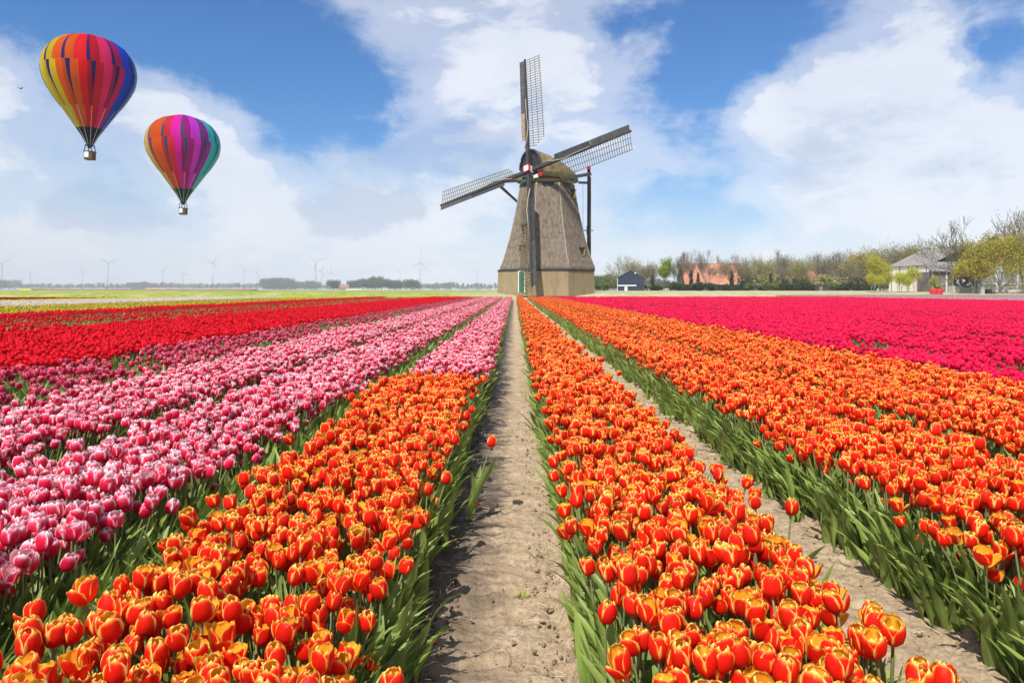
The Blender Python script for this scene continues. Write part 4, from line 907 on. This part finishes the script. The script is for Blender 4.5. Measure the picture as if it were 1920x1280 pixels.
def leaf_mat():
    m = bpy.data.materials.new('tulip_leaf'); m.use_nodes = True; t = NT(m.node_tree)
    b = t.n('ShaderNodeBsdfPrincipled'); o = t.n('ShaderNodeOutputMaterial'); uvn = t.n('ShaderNodeUVMap'); uvn.uv_map = 'uv'; u, v, _ = t.sep(uvn.outputs[0])
    oi = t.n('ShaderNodeObjectInfo'); st = t.noise(t.comb(t.m('MULTIPLY', u, 22.0), v, oi.outputs['Random']), 1.0, 3, .6)
    c = t.mix(t.sm(st, .3, .7), (.175, .26, .05), (.29, .375, .095)); c = t.mix(t.m('MULTIPLY', t.sm(v, .8, 1.0), .35), c, (.32, .32, .09))
    hsn = t.n('ShaderNodeHueSaturation'); t.put(hsn.inputs['Color'], c); t.put(hsn.inputs['Value'], t.m('MULTIPLY_ADD', oi.outputs['Random'], .55, .78)); c = hsn.outputs[0]
    t.put(b.inputs['Base Color'], c); b.inputs['Roughness'].default_value = .42; b.inputs['Specular IOR Level'].default_value = .35
    trn = t.n('ShaderNodeBsdfTranslucent'); t.put(trn.inputs[0], c); ms = t.n('ShaderNodeMixShader'); ms.inputs[0].default_value = .28
    t.t.links.new(b.outputs[0], ms.inputs[1]); t.t.links.new(trn.outputs[0], ms.inputs[2]); t.t.links.new(ms.outputs[0], o.inputs[0]); return m
LEAF = leaf_mat()
STEM = mat('tulip_stem', (.16, .22, .07), .5, (.24, .22, .10), 9, rnd=.15)
KIND = {
 'orange': petal_mat('orange_petal', (.82, .018, .006), (.98, .29, .01), (1.0, .80, .22), (1.0, .64, .04), .44, .58),
 'pink': petal_mat('pink_petal', (.72, .010, .055), (.88, .18, .28), (.97, .82, .84), (.92, .62, .67), .26, .52, .3, 2.1),
 'rose': petal_mat('rose_petal', (.58, .012, .06), (.76, .12, .2), (.90, .60, .65), (.76, .32, .4), .4, .75, .3, 2.6),
 'red': petal_mat('red_petal', (.80, .002, .018), (.85, .004, .02), (.88, .015, .03), (.72, .003, .014)),
 'magenta': petal_mat('magenta_petal', (.90, .007, .085), (.95, .016, .115), (.97, .05, .17), (.85, .01, .08)),
 'lilac': petal_mat('lilac_petal', (.58, .36, .42), (.70, .50, .54), (.80, .64, .66), (.62, .46, .46)),
 'white': petal_mat('white_petal', (.80, .70, .66), (.86, .80, .76), (.90, .86, .84), (.8, .75, .65)),
 'yellow': petal_mat('yellow_petal', (.82, .62, .01), (.9, .70, .02), (.9, .75, .08), (.8, .6, .02)),
 'dark_red': petal_mat('dark_red_petal', (.34, .004, .01), (.42, .008, .015), (.5, .02, .03), (.3, .004, .01)),
}
def petal_data(op, inner):
    """cupped petal: arrays of points, quads and uv"""
    vv = np.array([0, .14, .32, .52, .72, .88, 1.0]); uu = np.linspace(-1, 1, 5)
    rc = np.array([.004, .0195, .0295, .0325, .0295, .0225, .0125]); ro = np.array([.004, .0195, .0300, .0350, .0375, .0385, .0370])
    zc = np.array([0, .005, .018, .034, .050, .0615, .0675]); zo = np.array([0, .004, .016, .031, .046, .056, .0605])
    r = (rc*(1-op)+ro*op)*.70; z = (zc*(1-op)+zo*op)*.83; ang = np.array([.5, .92, 1.06, 1.08, 1.0, .72, .10])
    if inner: r = r*.86; z = z*1.02; ang = ang*.95
    P = []; UV = []
    for i in range(7):
        for u in uu:
            a = u*ang[i]; q = r[i]*(1+.05*u*u*(1 if not inner else .3)+.02*math.cos(u*math.pi*2)); zz = z[i]-.004*u*u*vv[i]
            P.append((q*math.sin(a), -q*math.cos(a), zz)); UV.append((u*.5+.5, vv[i]))
    Fq = [(i*5+j, i*5+j+1, (i+1)*5+j+1, (i+1)*5+j) for i in range(6) for j in range(4)]
    return np.array(P), Fq, np.array(UV)
def leaf_data(seed):
    rng = random.Random(seed); L_ = rng.uniform(.25, .37); W = rng.uniform(.018, .032); b0 = rng.uniform(.02, .16); b1 = rng.uniform(.15, .85); tw = rng.uniform(-1.3, 1.3); wv = rng.uniform(.6, 1.8)*.009
    n = 9; P = []; UV = []; p = Vector((0, 0, 0)); ph = rng.uniform(0, 6)
    for i in range(n):
        f = i/(n-1); a = b0+b1*f**1.8; d = Vector((0, -math.sin(a), math.cos(a)))
        if i: p = p+d*L_/(n-1)
        w_ = W*max(.02, (.3+.7*min(1, f/.32)**.7)*max(0, 1-f**2.1)**.85); side = Vector((math.cos(tw*f), math.sin(tw*f)*.6, 0)).normalized(); nrm = side.cross(d)
        for u in (-1, -.5, 0, .5, 1):
            q = p+side*w_*u-nrm*(abs(u)**1.5)*w_*.5*(1-.4*f)+nrm*wv*(w_/W)*abs(u)*math.sin(f*11+ph+u)
            P.append(tuple(q)); UV.append((u*.5+.5, f))
    return np.array(P), [(i*5+j, i*5+j+1, (i+1)*5+j+1, (i+1)*5+j) for i in range(n-1) for j in range(4)], np.array(UV)
def stem_data(h, bx, by):
    P = []; F_ = []
    for i in range(5):
        f = i/4; r = .0042*(1-.25*f)
        for k in range(5): a = 2*math.pi*k/5; P.append((bx*f*f+r*math.cos(a), by*f*f+r*math.sin(a), h*f-.01*(i == 0)))
    for i in range(4):
        for k in range(5): F_.append((i*5+k, i*5+(k+1) % 5, (i+1)*5+(k+1) % 5, (i+1)*5+k))
    return np.array(P), F_, np.zeros((25, 2))+.5
def data_mesh(name, parts, mats):
    """parts: (points, faces, uv, material index)"""
    V = np.concatenate([p[0] for p in parts]); fs = []; mi = []; b = 0
    for p in parts: fs += [tuple(i+b for i in f) for f in p[1]]; mi += [p[3]]*len(p[1]); b += len(p[0])
    uv = np.concatenate([p[2] for p in parts]); me = bpy.data.meshes.new(name); me.from_pydata(V.tolist(), [], fs)
    for m in mats: me.materials.append(m)
    me.polygons.foreach_set('material_index', mi); me.polygons.foreach_set('use_smooth', [True]*len(fs))
    l = me.uv_layers.new(name='uv'); li = np.zeros(len(me.loops), 'i'); me.loops.foreach_get('vertex_index', li); l.data.foreach_set('uv', uv[li].astype('f').ravel()); me.update(); return me
def xf(P, M): 
    A = np.array(M); return P @ A[:3, :3].T+A[:3, 3]
OPENS = (0.0, .2, .45, .85)
rgp = random.Random(12)
PL = []                                             # plant layouts shared by single tulips and beds
for i in range(12):
    op = (0, 1, 1, 2, 2, 1, 0, 2, 3, 1, 2, 3)[i]; h = rgp.uniform(.365, .415); bx, by = rgp.uniform(-.03, .03), rgp.uniform(-.03, .03)
    hm = Matrix.Translation((bx, by, h-.003)) @ Euler((by*-4+rgp.uniform(-.12, .12), bx*4+rgp.uniform(-.12, .12), rgp.uniform(0, 6.28))).to_matrix().to_4x4()
    pets = []
    for q in range(6):
        a = q*2*math.pi/3+(math.pi/3 if q > 2 else 0)+rgp.uniform(-.1, .1); tl_ = rgp.uniform(-.05, .06) if i % 4 != 3 or q != 1 else -.45
        pets.append((q > 2, hm @ Matrix.Rotation(a, 4, 'Z') @ Matrix.Rotation(tl_*-1, 4, 'X') @ Matrix.Scale(rgp.uniform(.94, 1.06), 4)))
    lv = []
    a0 = rgp.uniform(0, 6.28)
    for q in range(3): lv.append((rgp.randrange(8), Matrix.Translation((0, 0, .01+.035*q)) @ Matrix.Rotation(a0+q*2.2+rgp.uniform(-.4, .4), 4, 'Z') @ Matrix.Scale((1, .95, .75)[q], 4)))
    PL.append(dict(op=op, h=h, stem=stem_data(h, bx, by), pets=pets, leaves=lv))
LEAFD = [leaf_data(100+i) for i in range(8)]
PETD = {(o, inn): petal_data(OPENS[o], inn) for o in range(4) for inn in (False, True)}
def plant_proto(kind, i, leaves=True):
    p = PL[i]; parts = [p['stem']+(1,)]
    for inn, M in p['pets']: d = PETD[(p['op'], inn)]; parts.append((xf(d[0], M), d[1], d[2], 0))
    if leaves:
        for li, M in p['leaves']: d = LEAFD[li]; parts.append((xf(d[0], M), d[1], d[2], 2))
    return data_mesh('%s_tulip_plant' % kind, parts, [KIND[kind], STEM, LEAF])
PROTO = {k: proto_coll('%s_tulips' % k, [plant_proto(k, i) for i in range(12)]) for k in KIND}
def leaf_tuft(seed):
    rng = random.Random(seed); parts = []
    for q in range(5):
        d = LEAFD[rng.randrange(8)]; M = Matrix.Translation((rng.uniform(-.05, .05), rng.uniform(-.025, .025), 0)) @ Matrix.Rotation(rng.uniform(-.7, .7), 4, 'Z') @ Matrix.Rotation(rng.uniform(-.2, .16), 4, 'X') @ Matrix.Scale(rng.uniform(.75, 1.05), 4)
        parts.append((xf(d[0], M), d[1], d[2], 0))
    return data_mesh('leaf_tuft', parts, [LEAF])
TUFT = proto_coll('leaf_tufts', [leaf_tuft(300+i) for i in range(8)])

# beds: x0, x1 at head height, y range, kind, density factor, label
RNG = np.random.default_rng(2024)
BEDS = [
 ('L1', -1.13, -.28, 1.05, 6.15, 'orange', 1.0, 'bed of orange and yellow tulips left of the sandy path'),
 ('R1', .16, .93, 1.05, 77, 'orange', 1.0, 'long bed of orange tulips right of the sandy path'),
 ('R2', 1.37, 2.36, 1.2, 77, 'orange', 1.0, 'second orange tulip bed beyond the narrow soil path'),
 ('R3', 2.46, 4.12, 1.5, 77, 'orange', 1.0, 'outermost orange tulip bed next to the magenta field'),
 ('L1', -1.05, -.22, 6.5, 77, 'pink', 1.25, 'far pink tulips continuing the bed left of the sandy path'),
 ('L2', -2.17, -1.28, 1.2, 77, 'pink', 1.2, 'bed of pink and white tulips nearest the orange bed'),
 ('L3', -3.42, -2.30, 1.5, 77, 'pink', 1.2, 'second bed of pink and white tulips from the path'),
 ('L4', -4.86, -3.46, 1.8, 77, 'rose', .42, 'thin bed of dark pink tulips with gaps of green leaves'),
 ('L5', -9.1, -4.9, 2, 77, 'red', 1.3, 'broad band of solid red tulips on the left'),
 ('L6', -14.4, -9.1, 4, 77, 'red', .17, 'sparse red tulips among green leaves beyond the red band'),
 ('L7', -16.3, -14.4, 8, 77, 'red', 1.2, 'narrow line of red tulips before the yellow strip'),
 ('L8', -24.8, -16.4, 10, 77, 'yellow', .13, 'yellow green strip of half opened yellow tulips'),
 ('L9', -33.5, -24.8, 14, 72, 'white', 1.2, 'white tulip strip in the left distance'),
 ('L10', -38.5, -33.6, 20, 73, 'yellow', 1.2, 'bright yellow tulip strip in the left distance'),
 ('L11', -62, -38.6, 26, 68, 'dark_red', 1.2, 'dark red tulip strip farthest to the left'),
 ('R4', 4.2, 36, 2.5, 77, 'magenta', 1.25, 'wide field of magenta tulips on the right'),
 ('R5', 35, 75, 34, 92, 'lilac', .9, 'pale lilac flowers between the magenta field and the farmyard'),
]
def vnoise(x, y, s, seed): return fbm2(seed, np.asarray(x), np.asarray(y), s, 3)
HEADZ = .43
BN = {'L1': 'left bed', 'R1': 'right bed', 'R2': 'far bed', 'R3': 'outermost bed', 'L2': 'pink bed', 'L3': 'second pink bed'}
cand = []
store = []
for bi, (code, x0, x1, y0, y1, kind, dn, lab) in enumerate(BEDS):
    pts = []; y = y0
    while y < y1:
        rho = 390*dn*min(1.0, 7/y); pitch = 1/math.sqrt(rho); lim = .86*y+1.6
        a, b = max(x0, -lim), min(x1, lim)
        if b > a:
            n = max(1, int((b-a)/pitch)); xs = a+(np.arange(n)+.5)*(b-a)/n+RNG.uniform(-.38, .38, n)*pitch; ys = y+RNG.uniform(-.42, .42, n)*pitch
            pts.append(np.stack([xs, ys], 1))
        y += pitch
    p = np.concatenate(pts); n = len(p); x, y = p[:, 0], p[:, 1]
    # gaps where plants failed
    if kind == 'rose': keep = vnoise(x, y, 1.4, 5)+.35*vnoise(x, y, 5, 6) > -.16; 
    elif code == 'L6': keep = vnoise(x, y*.35, .9, 7) > -.22
    elif code == 'R4': keep = ~((vnoise(x*1.6, y*.30, .8, 9) > .16) & (np.abs(((x-4.2) % 1.55)-.75) < .5)) & (((x-4.2) % 1.55) > .09*(y < 30)*np.clip(1.2-x/14, 0, 1))
    else: keep = vnoise(x, y, 3.1, 3+bi) > -.6
    if code in ('L5', 'L7'): keep = np.ones(n, bool)
    if kind in ('orange', 'pink') and code != 'L1':
        e = np.minimum(x-x0, x1-x); keep &= (e > .02+.05*vnoise(x, y, 2.2, 20+bi))
    p = p[keep]; x, y = p[:, 0], p[:, 1]; n = len(p)
    sc = .97+.11*vnoise(x, y, 1.3, 40+bi)+RNG.normal(0, .055, n); sc = np.clip(sc, .72, 1.17)
    w_ = x1-x0; l, r = np.clip(1-(x-x0)/.22, 0, 1), np.clip(1-(x1-x)/.22, 0, 1)
    edge = (l+r > 0) & (w_ < 3)
    tiltx = RNG.normal(0, .075, n); tilty = RNG.normal(0, .075, n)+np.where(edge, (r-l)*.30, 0)
    xb = x-np.sin(tilty)*.4                                   # the root is moved so the head stays where it was drawn
    low = edge & (RNG.random(n) < .18); sc = np.where(low, sc*RNG.uniform(.72, .95, n), sc)
    rz = RNG.uniform(0, 6.283, n); idx = RNG.integers(0, 12, n)
    zz = np.array([gz(a, b) if b > 76 else 0.0 for a, b in zip(x, y)])
    store.append(dict(bi=bi, code=code, kind=kind, lab=lab, xb=xb, y=y, z=zz, tx=tiltx, ty=tilty, rz=rz, sc=sc, idx=idx, x=x, l=l, r=r, single=np.zeros(n, bool)))
def choose(kind, count):
    c = []
    for si, s in enumerate(store):
        if s['kind'] != kind: continue
        for i in np.nonzero(s['y'] < 6)[0]:
            X, Y, H = s['x'][i], s['y'][i], .41*s['sc'][i]; px = VX+F*X/Y; py = VY+F*(CH-H-.03)/Y
            if -12 < px < 1932 and py < 1290: c.append((Y, si, int(i)))
    c.sort(); c = c[:count]
    for Y, si, i in c: store[si]['single'][i] = True
    return c
SING_O = choose('orange', 296); SING_P = choose('pink', 150)
# single tulips: stem, leaves and every petal a part of its own
STEM_ME = [data_mesh('tulip_stem', [p['stem']+(0,)], [STEM]) for p in PL]
LEAF_ME = [data_mesh('tulip_leaf', [d+(0,)], [LEAF]) for d in LEAFD]
PET_ME = {(k, key): data_mesh(k+'_petal', [d+(0,)], [KIND[k]]) for k in ('orange', 'pink') for key, d in PETD.items()}
OPW = ('closed', 'slightly open', 'half open', 'wide open')
CWORD = {'orange': 'orange red tulip with yellow petal rims', 'pink': 'pink tulip with white petal rims'}
def tulip(kind, i, loc, rot, sc, label, group):
    p = PL[i]; r = bpy.data.objects.new('%s_tulip' % kind, None); COL.objects.link(r); r.location = loc; r.rotation_euler = rot; r.scale = (sc, sc, sc); r.empty_display_size = .02
    r['label'] = label; r['category'] = 'tulip'
    if group: r['group'] = group
    def part(nm, me, M=None):
        o = bpy.data.objects.new(nm, me); COL.objects.link(o); o.parent = r
        if M is not None: o.matrix_basis = M
    part('stem', STEM_ME[i])
    for inn, M in p['pets']: part('petal', PET_ME[(kind, (p['op'], inn))], M)
    for li, M in p['leaves']: part('leaf', LEAF_ME[li], M)
    return r
def place(c, kind, colname):
    ROWS = ('bottom row', 'front row', 'second row', 'third row', 'fourth row', 'fifth row', 'sixth row', 'seventh row', 'eighth row')
    LANES = ('outer edge of', 'near outer edge of', 'middle of', 'near inner edge of', 'inner edge of'); recs = {}
    for q, (Y, si, i) in enumerate(c):
        s = store[si]; x = s['x'][i]; x0, x1 = BEDS[s['bi']][1:3]; f = (x-x0)/(x1-x0); g = f if x1 < 0 else 1-f     # 1 = at the path
        tall = 'tall ' if s['sc'][i] > 1.04 else ('short ' if s['sc'][i] < .9 else '')
        lb = '%s%s %s tulip, %s, %s %s' % (tall, OPW[PL[s['idx'][i]]['op']], kind, ROWS[min(8, int(9*q/len(c)))], LANES[min(4, max(0, int(g*5)))], BN[s['code']])
        recs.setdefault(lb, []).append((VX+F*x/Y, si, i))
    ORD = ('leftmost', 'second from left', 'third from left', 'fourth from left', 'fifth from left', 'sixth from left', 'seventh from left')
    for lb, L_ in recs.items():
        L_.sort()
        for k, (px, si, i) in enumerate(L_):
            s = store[si]; l2 = lb
            if len(L_) > 1: l2 = lb+', '+('rightmost' if k == len(L_)-1 else ORD[min(k, 6)])
            tulip(kind, int(s['idx'][i]), (s['xb'][i], s['y'][i], s['z'][i]), (s['tx'][i], s['ty'][i], s['rz'][i]), float(s['sc'][i]), l2, colname)
place(SING_O, 'orange', 'nearest orange tulips'); place(SING_P, 'pink', 'nearest pink tulips')
# stragglers that stand out in the photo
def at_head(px, py, Y, H): return ((px-VX)*Y/F, Y)
for px, py, lean, i, lb in ((913, 821, 0, 6, 'lone red tulip standing over the middle of the sandy path'), (1490, 948, 0, 0, 'lone tall red tulip sticking up before the narrow soil path'), (1664, 1166, .1, 1, 'large red tulip hanging over the narrow soil path, low right'), (720, 1262, 0, 2, 'red tulip at the picture bottom, closest to the sandy path')):
    H = .44 if px != 720 else .40; Y = F*(CH-H-.005)/(py-VY); X, _ = at_head(px, py, Y, H); sc = (H-.03)/PL[i]['h']
    ln = -.27 if px == 913 else (-.12 if px == 1490 else -.1); 
    ty = {913: .22, 1490: .1, 1664: .12, 720: .1}[px]
    tulip('orange', i, (X-math.sin(ty)*H, Y, 0), (0, ty, 0.4), sc, lb, None)
for s in store:
    k = ~s['single']
    rots = np.stack([s['tx'], s['ty'], s['rz']], 1)[k]; pts = np.stack([s['xb'], s['y'], s['z']], 1)[k]
    nm = {'orange': 'orange_tulips', 'pink': 'pink_tulips', 'rose': 'dark_pink_tulips', 'red': 'red_tulips', 'magenta': 'magenta_tulips', 'lilac': 'lilac_flowers', 'white': 'white_tulips', 'yellow': 'yellow_tulips', 'dark_red': 'dark_red_tulips'}[s['kind']]
    big = 1.0+.012*np.clip(s['y'][k]-10, 0, 40)*0
    scatter(nm, pts, rots, s['sc'][k]*(.8 if s['kind'] == 'lilac' else 1), s['idx'][k], PROTO[s['kind']], s['lab'], 'tulip bed')
# broad leaves spilling out along the bed edges and between the flowers
def leaf_edge(xe, side, y0, y1, dens, label, sp=.05, tilt=.12):
    pts = []; rots = []; scs = []; y = y0
    while y < y1:
        y += 1/(dens*min(1, 5/y))*RNG.uniform(.5, 1.5)
        pts.append((xe+RNG.normal(0, sp), y, .012)); rots.append((RNG.uniform(-.1, tilt), RNG.uniform(-.1, .1), (math.pi/2 if side > 0 else -math.pi/2)+RNG.normal(0, .65))); scs.append(RNG.uniform(.7, 1.12))
    scatter('tulip_leaves', pts, rots, scs, RNG.integers(0, 8, len(pts)), TUFT, label, 'leaves')
leaf_edge(-.405, 1, 1.1, 60, 44, 'broad green leaves along the left edge of the sandy path', .03)
leaf_edge(.27, -1, 1.1, 60, 34, 'broad green leaves along the right edge of the sandy path', .025, .1)
leaf_edge(.80, 1, 1.2, 60, 26, 'green leaves along the left edge of the narrow soil path', .03)
leaf_edge(1.5, -1, 1.3, 60, 62, 'broad floppy leaves along the right edge of the narrow soil path', .04, .14)
leaf_edge(2.42, -1, 1.5, 40, 40, 'green leaves in the dark gap between the outer orange beds', .04)
leaf_edge(-1.06, -1, 1.1, 60, 40, 'green leaves on the outer edge of the left orange bed', .03)
leaf_edge(-1.25, 1, 1.1, 60, 75, 'green leaves between the pink bed and the orange bed', .05)
leaf_edge(-2.24, 1, 1.3, 50, 50, 'green leaves in the gap between two pink beds', .05)
def leaf_fill(x0, x1, y0, y1, rho0, label):
    n = 0; pts = []; y = y0
    while y < y1:
        rho = rho0*min(1, 6/y); pitch = 1/math.sqrt(rho); a, b = max(x0, -.85*y-1), min(x1, .85*y+1)
        if b > a:
            k = max(1, int((b-a)/pitch)); xs = a+(np.arange(k)+RNG.random(k))*(b-a)/k
            pts += [(q, y+RNG.uniform(-.5, .5)*pitch, .01) for q in xs]
        y += pitch
    n = len(pts); scatter('tulip_leaves', pts, np.stack([RNG.uniform(-.15, .2, n), RNG.uniform(-.15, .15, n), RNG.uniform(0, 6.28, n)], 1), RNG.uniform(.8, 1.15, n), RNG.integers(0, 8, n), TUFT, label, 'leaves')
leaf_fill(-4.95, -3.4, 1.8, 40, 90, 'green leaves filling the gaps of the dark pink bed')
leaf_fill(-14.4, -9.1, 6, 76, 110, 'green leaves among the sparse red tulips')
leaf_fill(-24.8, -16.4, 12, 76, 90, 'green leaves of the yellow green strip')
leaf_fill(4.2, 14, 4, 30, 40, 'green leaves showing in gaps of the magenta field')

# ------------------------------------------------------------------ small things on the soil
rd = mat('fallen_petal', (.62, .02, .05), .5, (.75, .1, .14), 30)
def fallen(X, Y, Z, rz, label, s=1.0):
    d = petal_data(.5, False); P = d[0].copy(); M = Matrix.Translation((X, Y, Z)) @ Matrix.Rotation(rz, 4, 'Z') @ Matrix.Rotation(-1.45, 4, 'X') @ Matrix.Scale(s, 4)
    P = (P-np.array([X, Y, Z]))*np.array([1, 1, .45])+np.array([X, Y, Z-.006]); o = obj('fallen_petal', data_mesh('fallen_petal', [(xf(P, M), d[1], d[2], 0)], [rd])); tag(o, label, 'petal')
fallen(-.235, 2.19, .045, 1.5, 'single crimson petal lying on the sandy path near the bottom', .75)
fallen(-.178, 3.55, .05, .6, 'small red petal lying on the damp left rut further up the path', .75)
gm = mat('grass_blade', (.20, .27, .04), .6, (.36, .38, .09), 20)
def tuft(X, Y, label, n=26, h=.05):
    rng = random.Random(int(X*1000)+7); mb = MB()
    for k in range(n):
        a = rng.uniform(0, 6.28); l = h*rng.uniform(.5, 1.2); p = Vector((X+rng.uniform(-.025, .025), Y+rng.uniform(-.015, .015), .03)); q = p+Vector((math.cos(a)*l*.7, math.sin(a)*l*.5, l*.6)); u = Vector((-math.sin(a), math.cos(a), 0))*.003
        mb.add([p-u, p+u, q], [(0,1,2)])
    tag(mb.build('grass_tuft', gm), label, 'grass', kind='stuff')
tuft(.027, 2.56, 'small tuft of yellow green grass on the sandy path')
# clods and straw on the crumbly path shoulders
cl_m = mat('soil_clod', (.22, .16, .10), .95, (.38, .29, .20), 20, .1, rnd=.2); cl_d = mat('damp_clod', (.12, .085, .055), .9, (.20, .145, .095), 25, rnd=.25)
def clod_me(seed, m):
    rng = random.Random(seed); import bmesh
    bm = bmesh.new(); bmesh.ops.create_icosphere(bm, subdivisions=2, radius=1)
    for v in bm.verts: v.co *= 1+.35*math.sin(v.co.x*3+seed)*math.cos(v.co.y*4+seed*2)+rng.uniform(-.16, .16); v.co.z *= .65
    me = bpy.data.meshes.new('clod'); bm.to_mesh(me); bm.free(); me.materials.append(m); return me
CLD, CLW = proto_coll('dry_clods', [clod_me(i, cl_m) for i in range(5)]), proto_coll('damp_clods', [clod_me(i+9, cl_d) for i in range(5)])
def clods(xm, sd, n, coll, label, y1=14, lo=.002, hi=.011):
    y = 1.4*np.exp(RNG.random(n)*math.log(y1/1.4)); pts = np.stack([RNG.normal(xm, sd, n), y, np.full(n, .036)+RNG.uniform(-.01, .01, n)], 1)
    scatter('soil_clods', pts, RNG.uniform(0, 6.28, (n, 3)), lo+(hi-lo)*RNG.random(n)**3, RNG.integers(0, 5, n), coll, label, 'soil clods')
clods(-.275, .035, 1500, CLW, 'dark crumbly clods along the left shoulder of the sandy path')
clods(.12, .045, 900, CLD, 'dry crumbs along the right shoulder of the sandy path')
clods(1.2, .17, 1500, CLD, 'dry crumbs scattered over the narrow soil path')
clods(-.05, .13, 350, CLD, 'small crumbs on the tyre track', hi=.006)
str_m = mat('dry_straw', (.46, .37, .22), .8, (.58, .48, .31), 30, rnd=.15)
def straw_me(seed):
    rng = random.Random(seed); p = Vector((0, 0, 0)); pts = [p]; a = 0
    for k in range(4): a += rng.uniform(-.4, .4); p = p+Vector((math.cos(a), math.sin(a), rng.uniform(-.08, .1)))*.25; pts.append(p)
    return MB().tube(pts, [.016, .018, .018, .015, .01], 4).mesh('straw', str_m)
STR = proto_coll('straws', [straw_me(i) for i in range(6)])
n = 420; y = 1.5*np.exp(RNG.random(n)*math.log(10/1.5)); xs = np.where(RNG.random(n) < .3, RNG.normal(.12, .05, n), np.where(RNG.random(n) < .3, RNG.normal(-.27, .04, n), RNG.normal(1.22, .16, n)))
scatter('straw', np.stack([xs, y, np.full(n, .055)], 1), np.stack([RNG.normal(0, .1, n), RNG.normal(0, .15, n), RNG.uniform(0, 6.28, n)], 1), RNG.uniform(.02, .075, n), RNG.integers(0, 6, n), STR, 'bits of dry straw on the soil paths', 'straw')
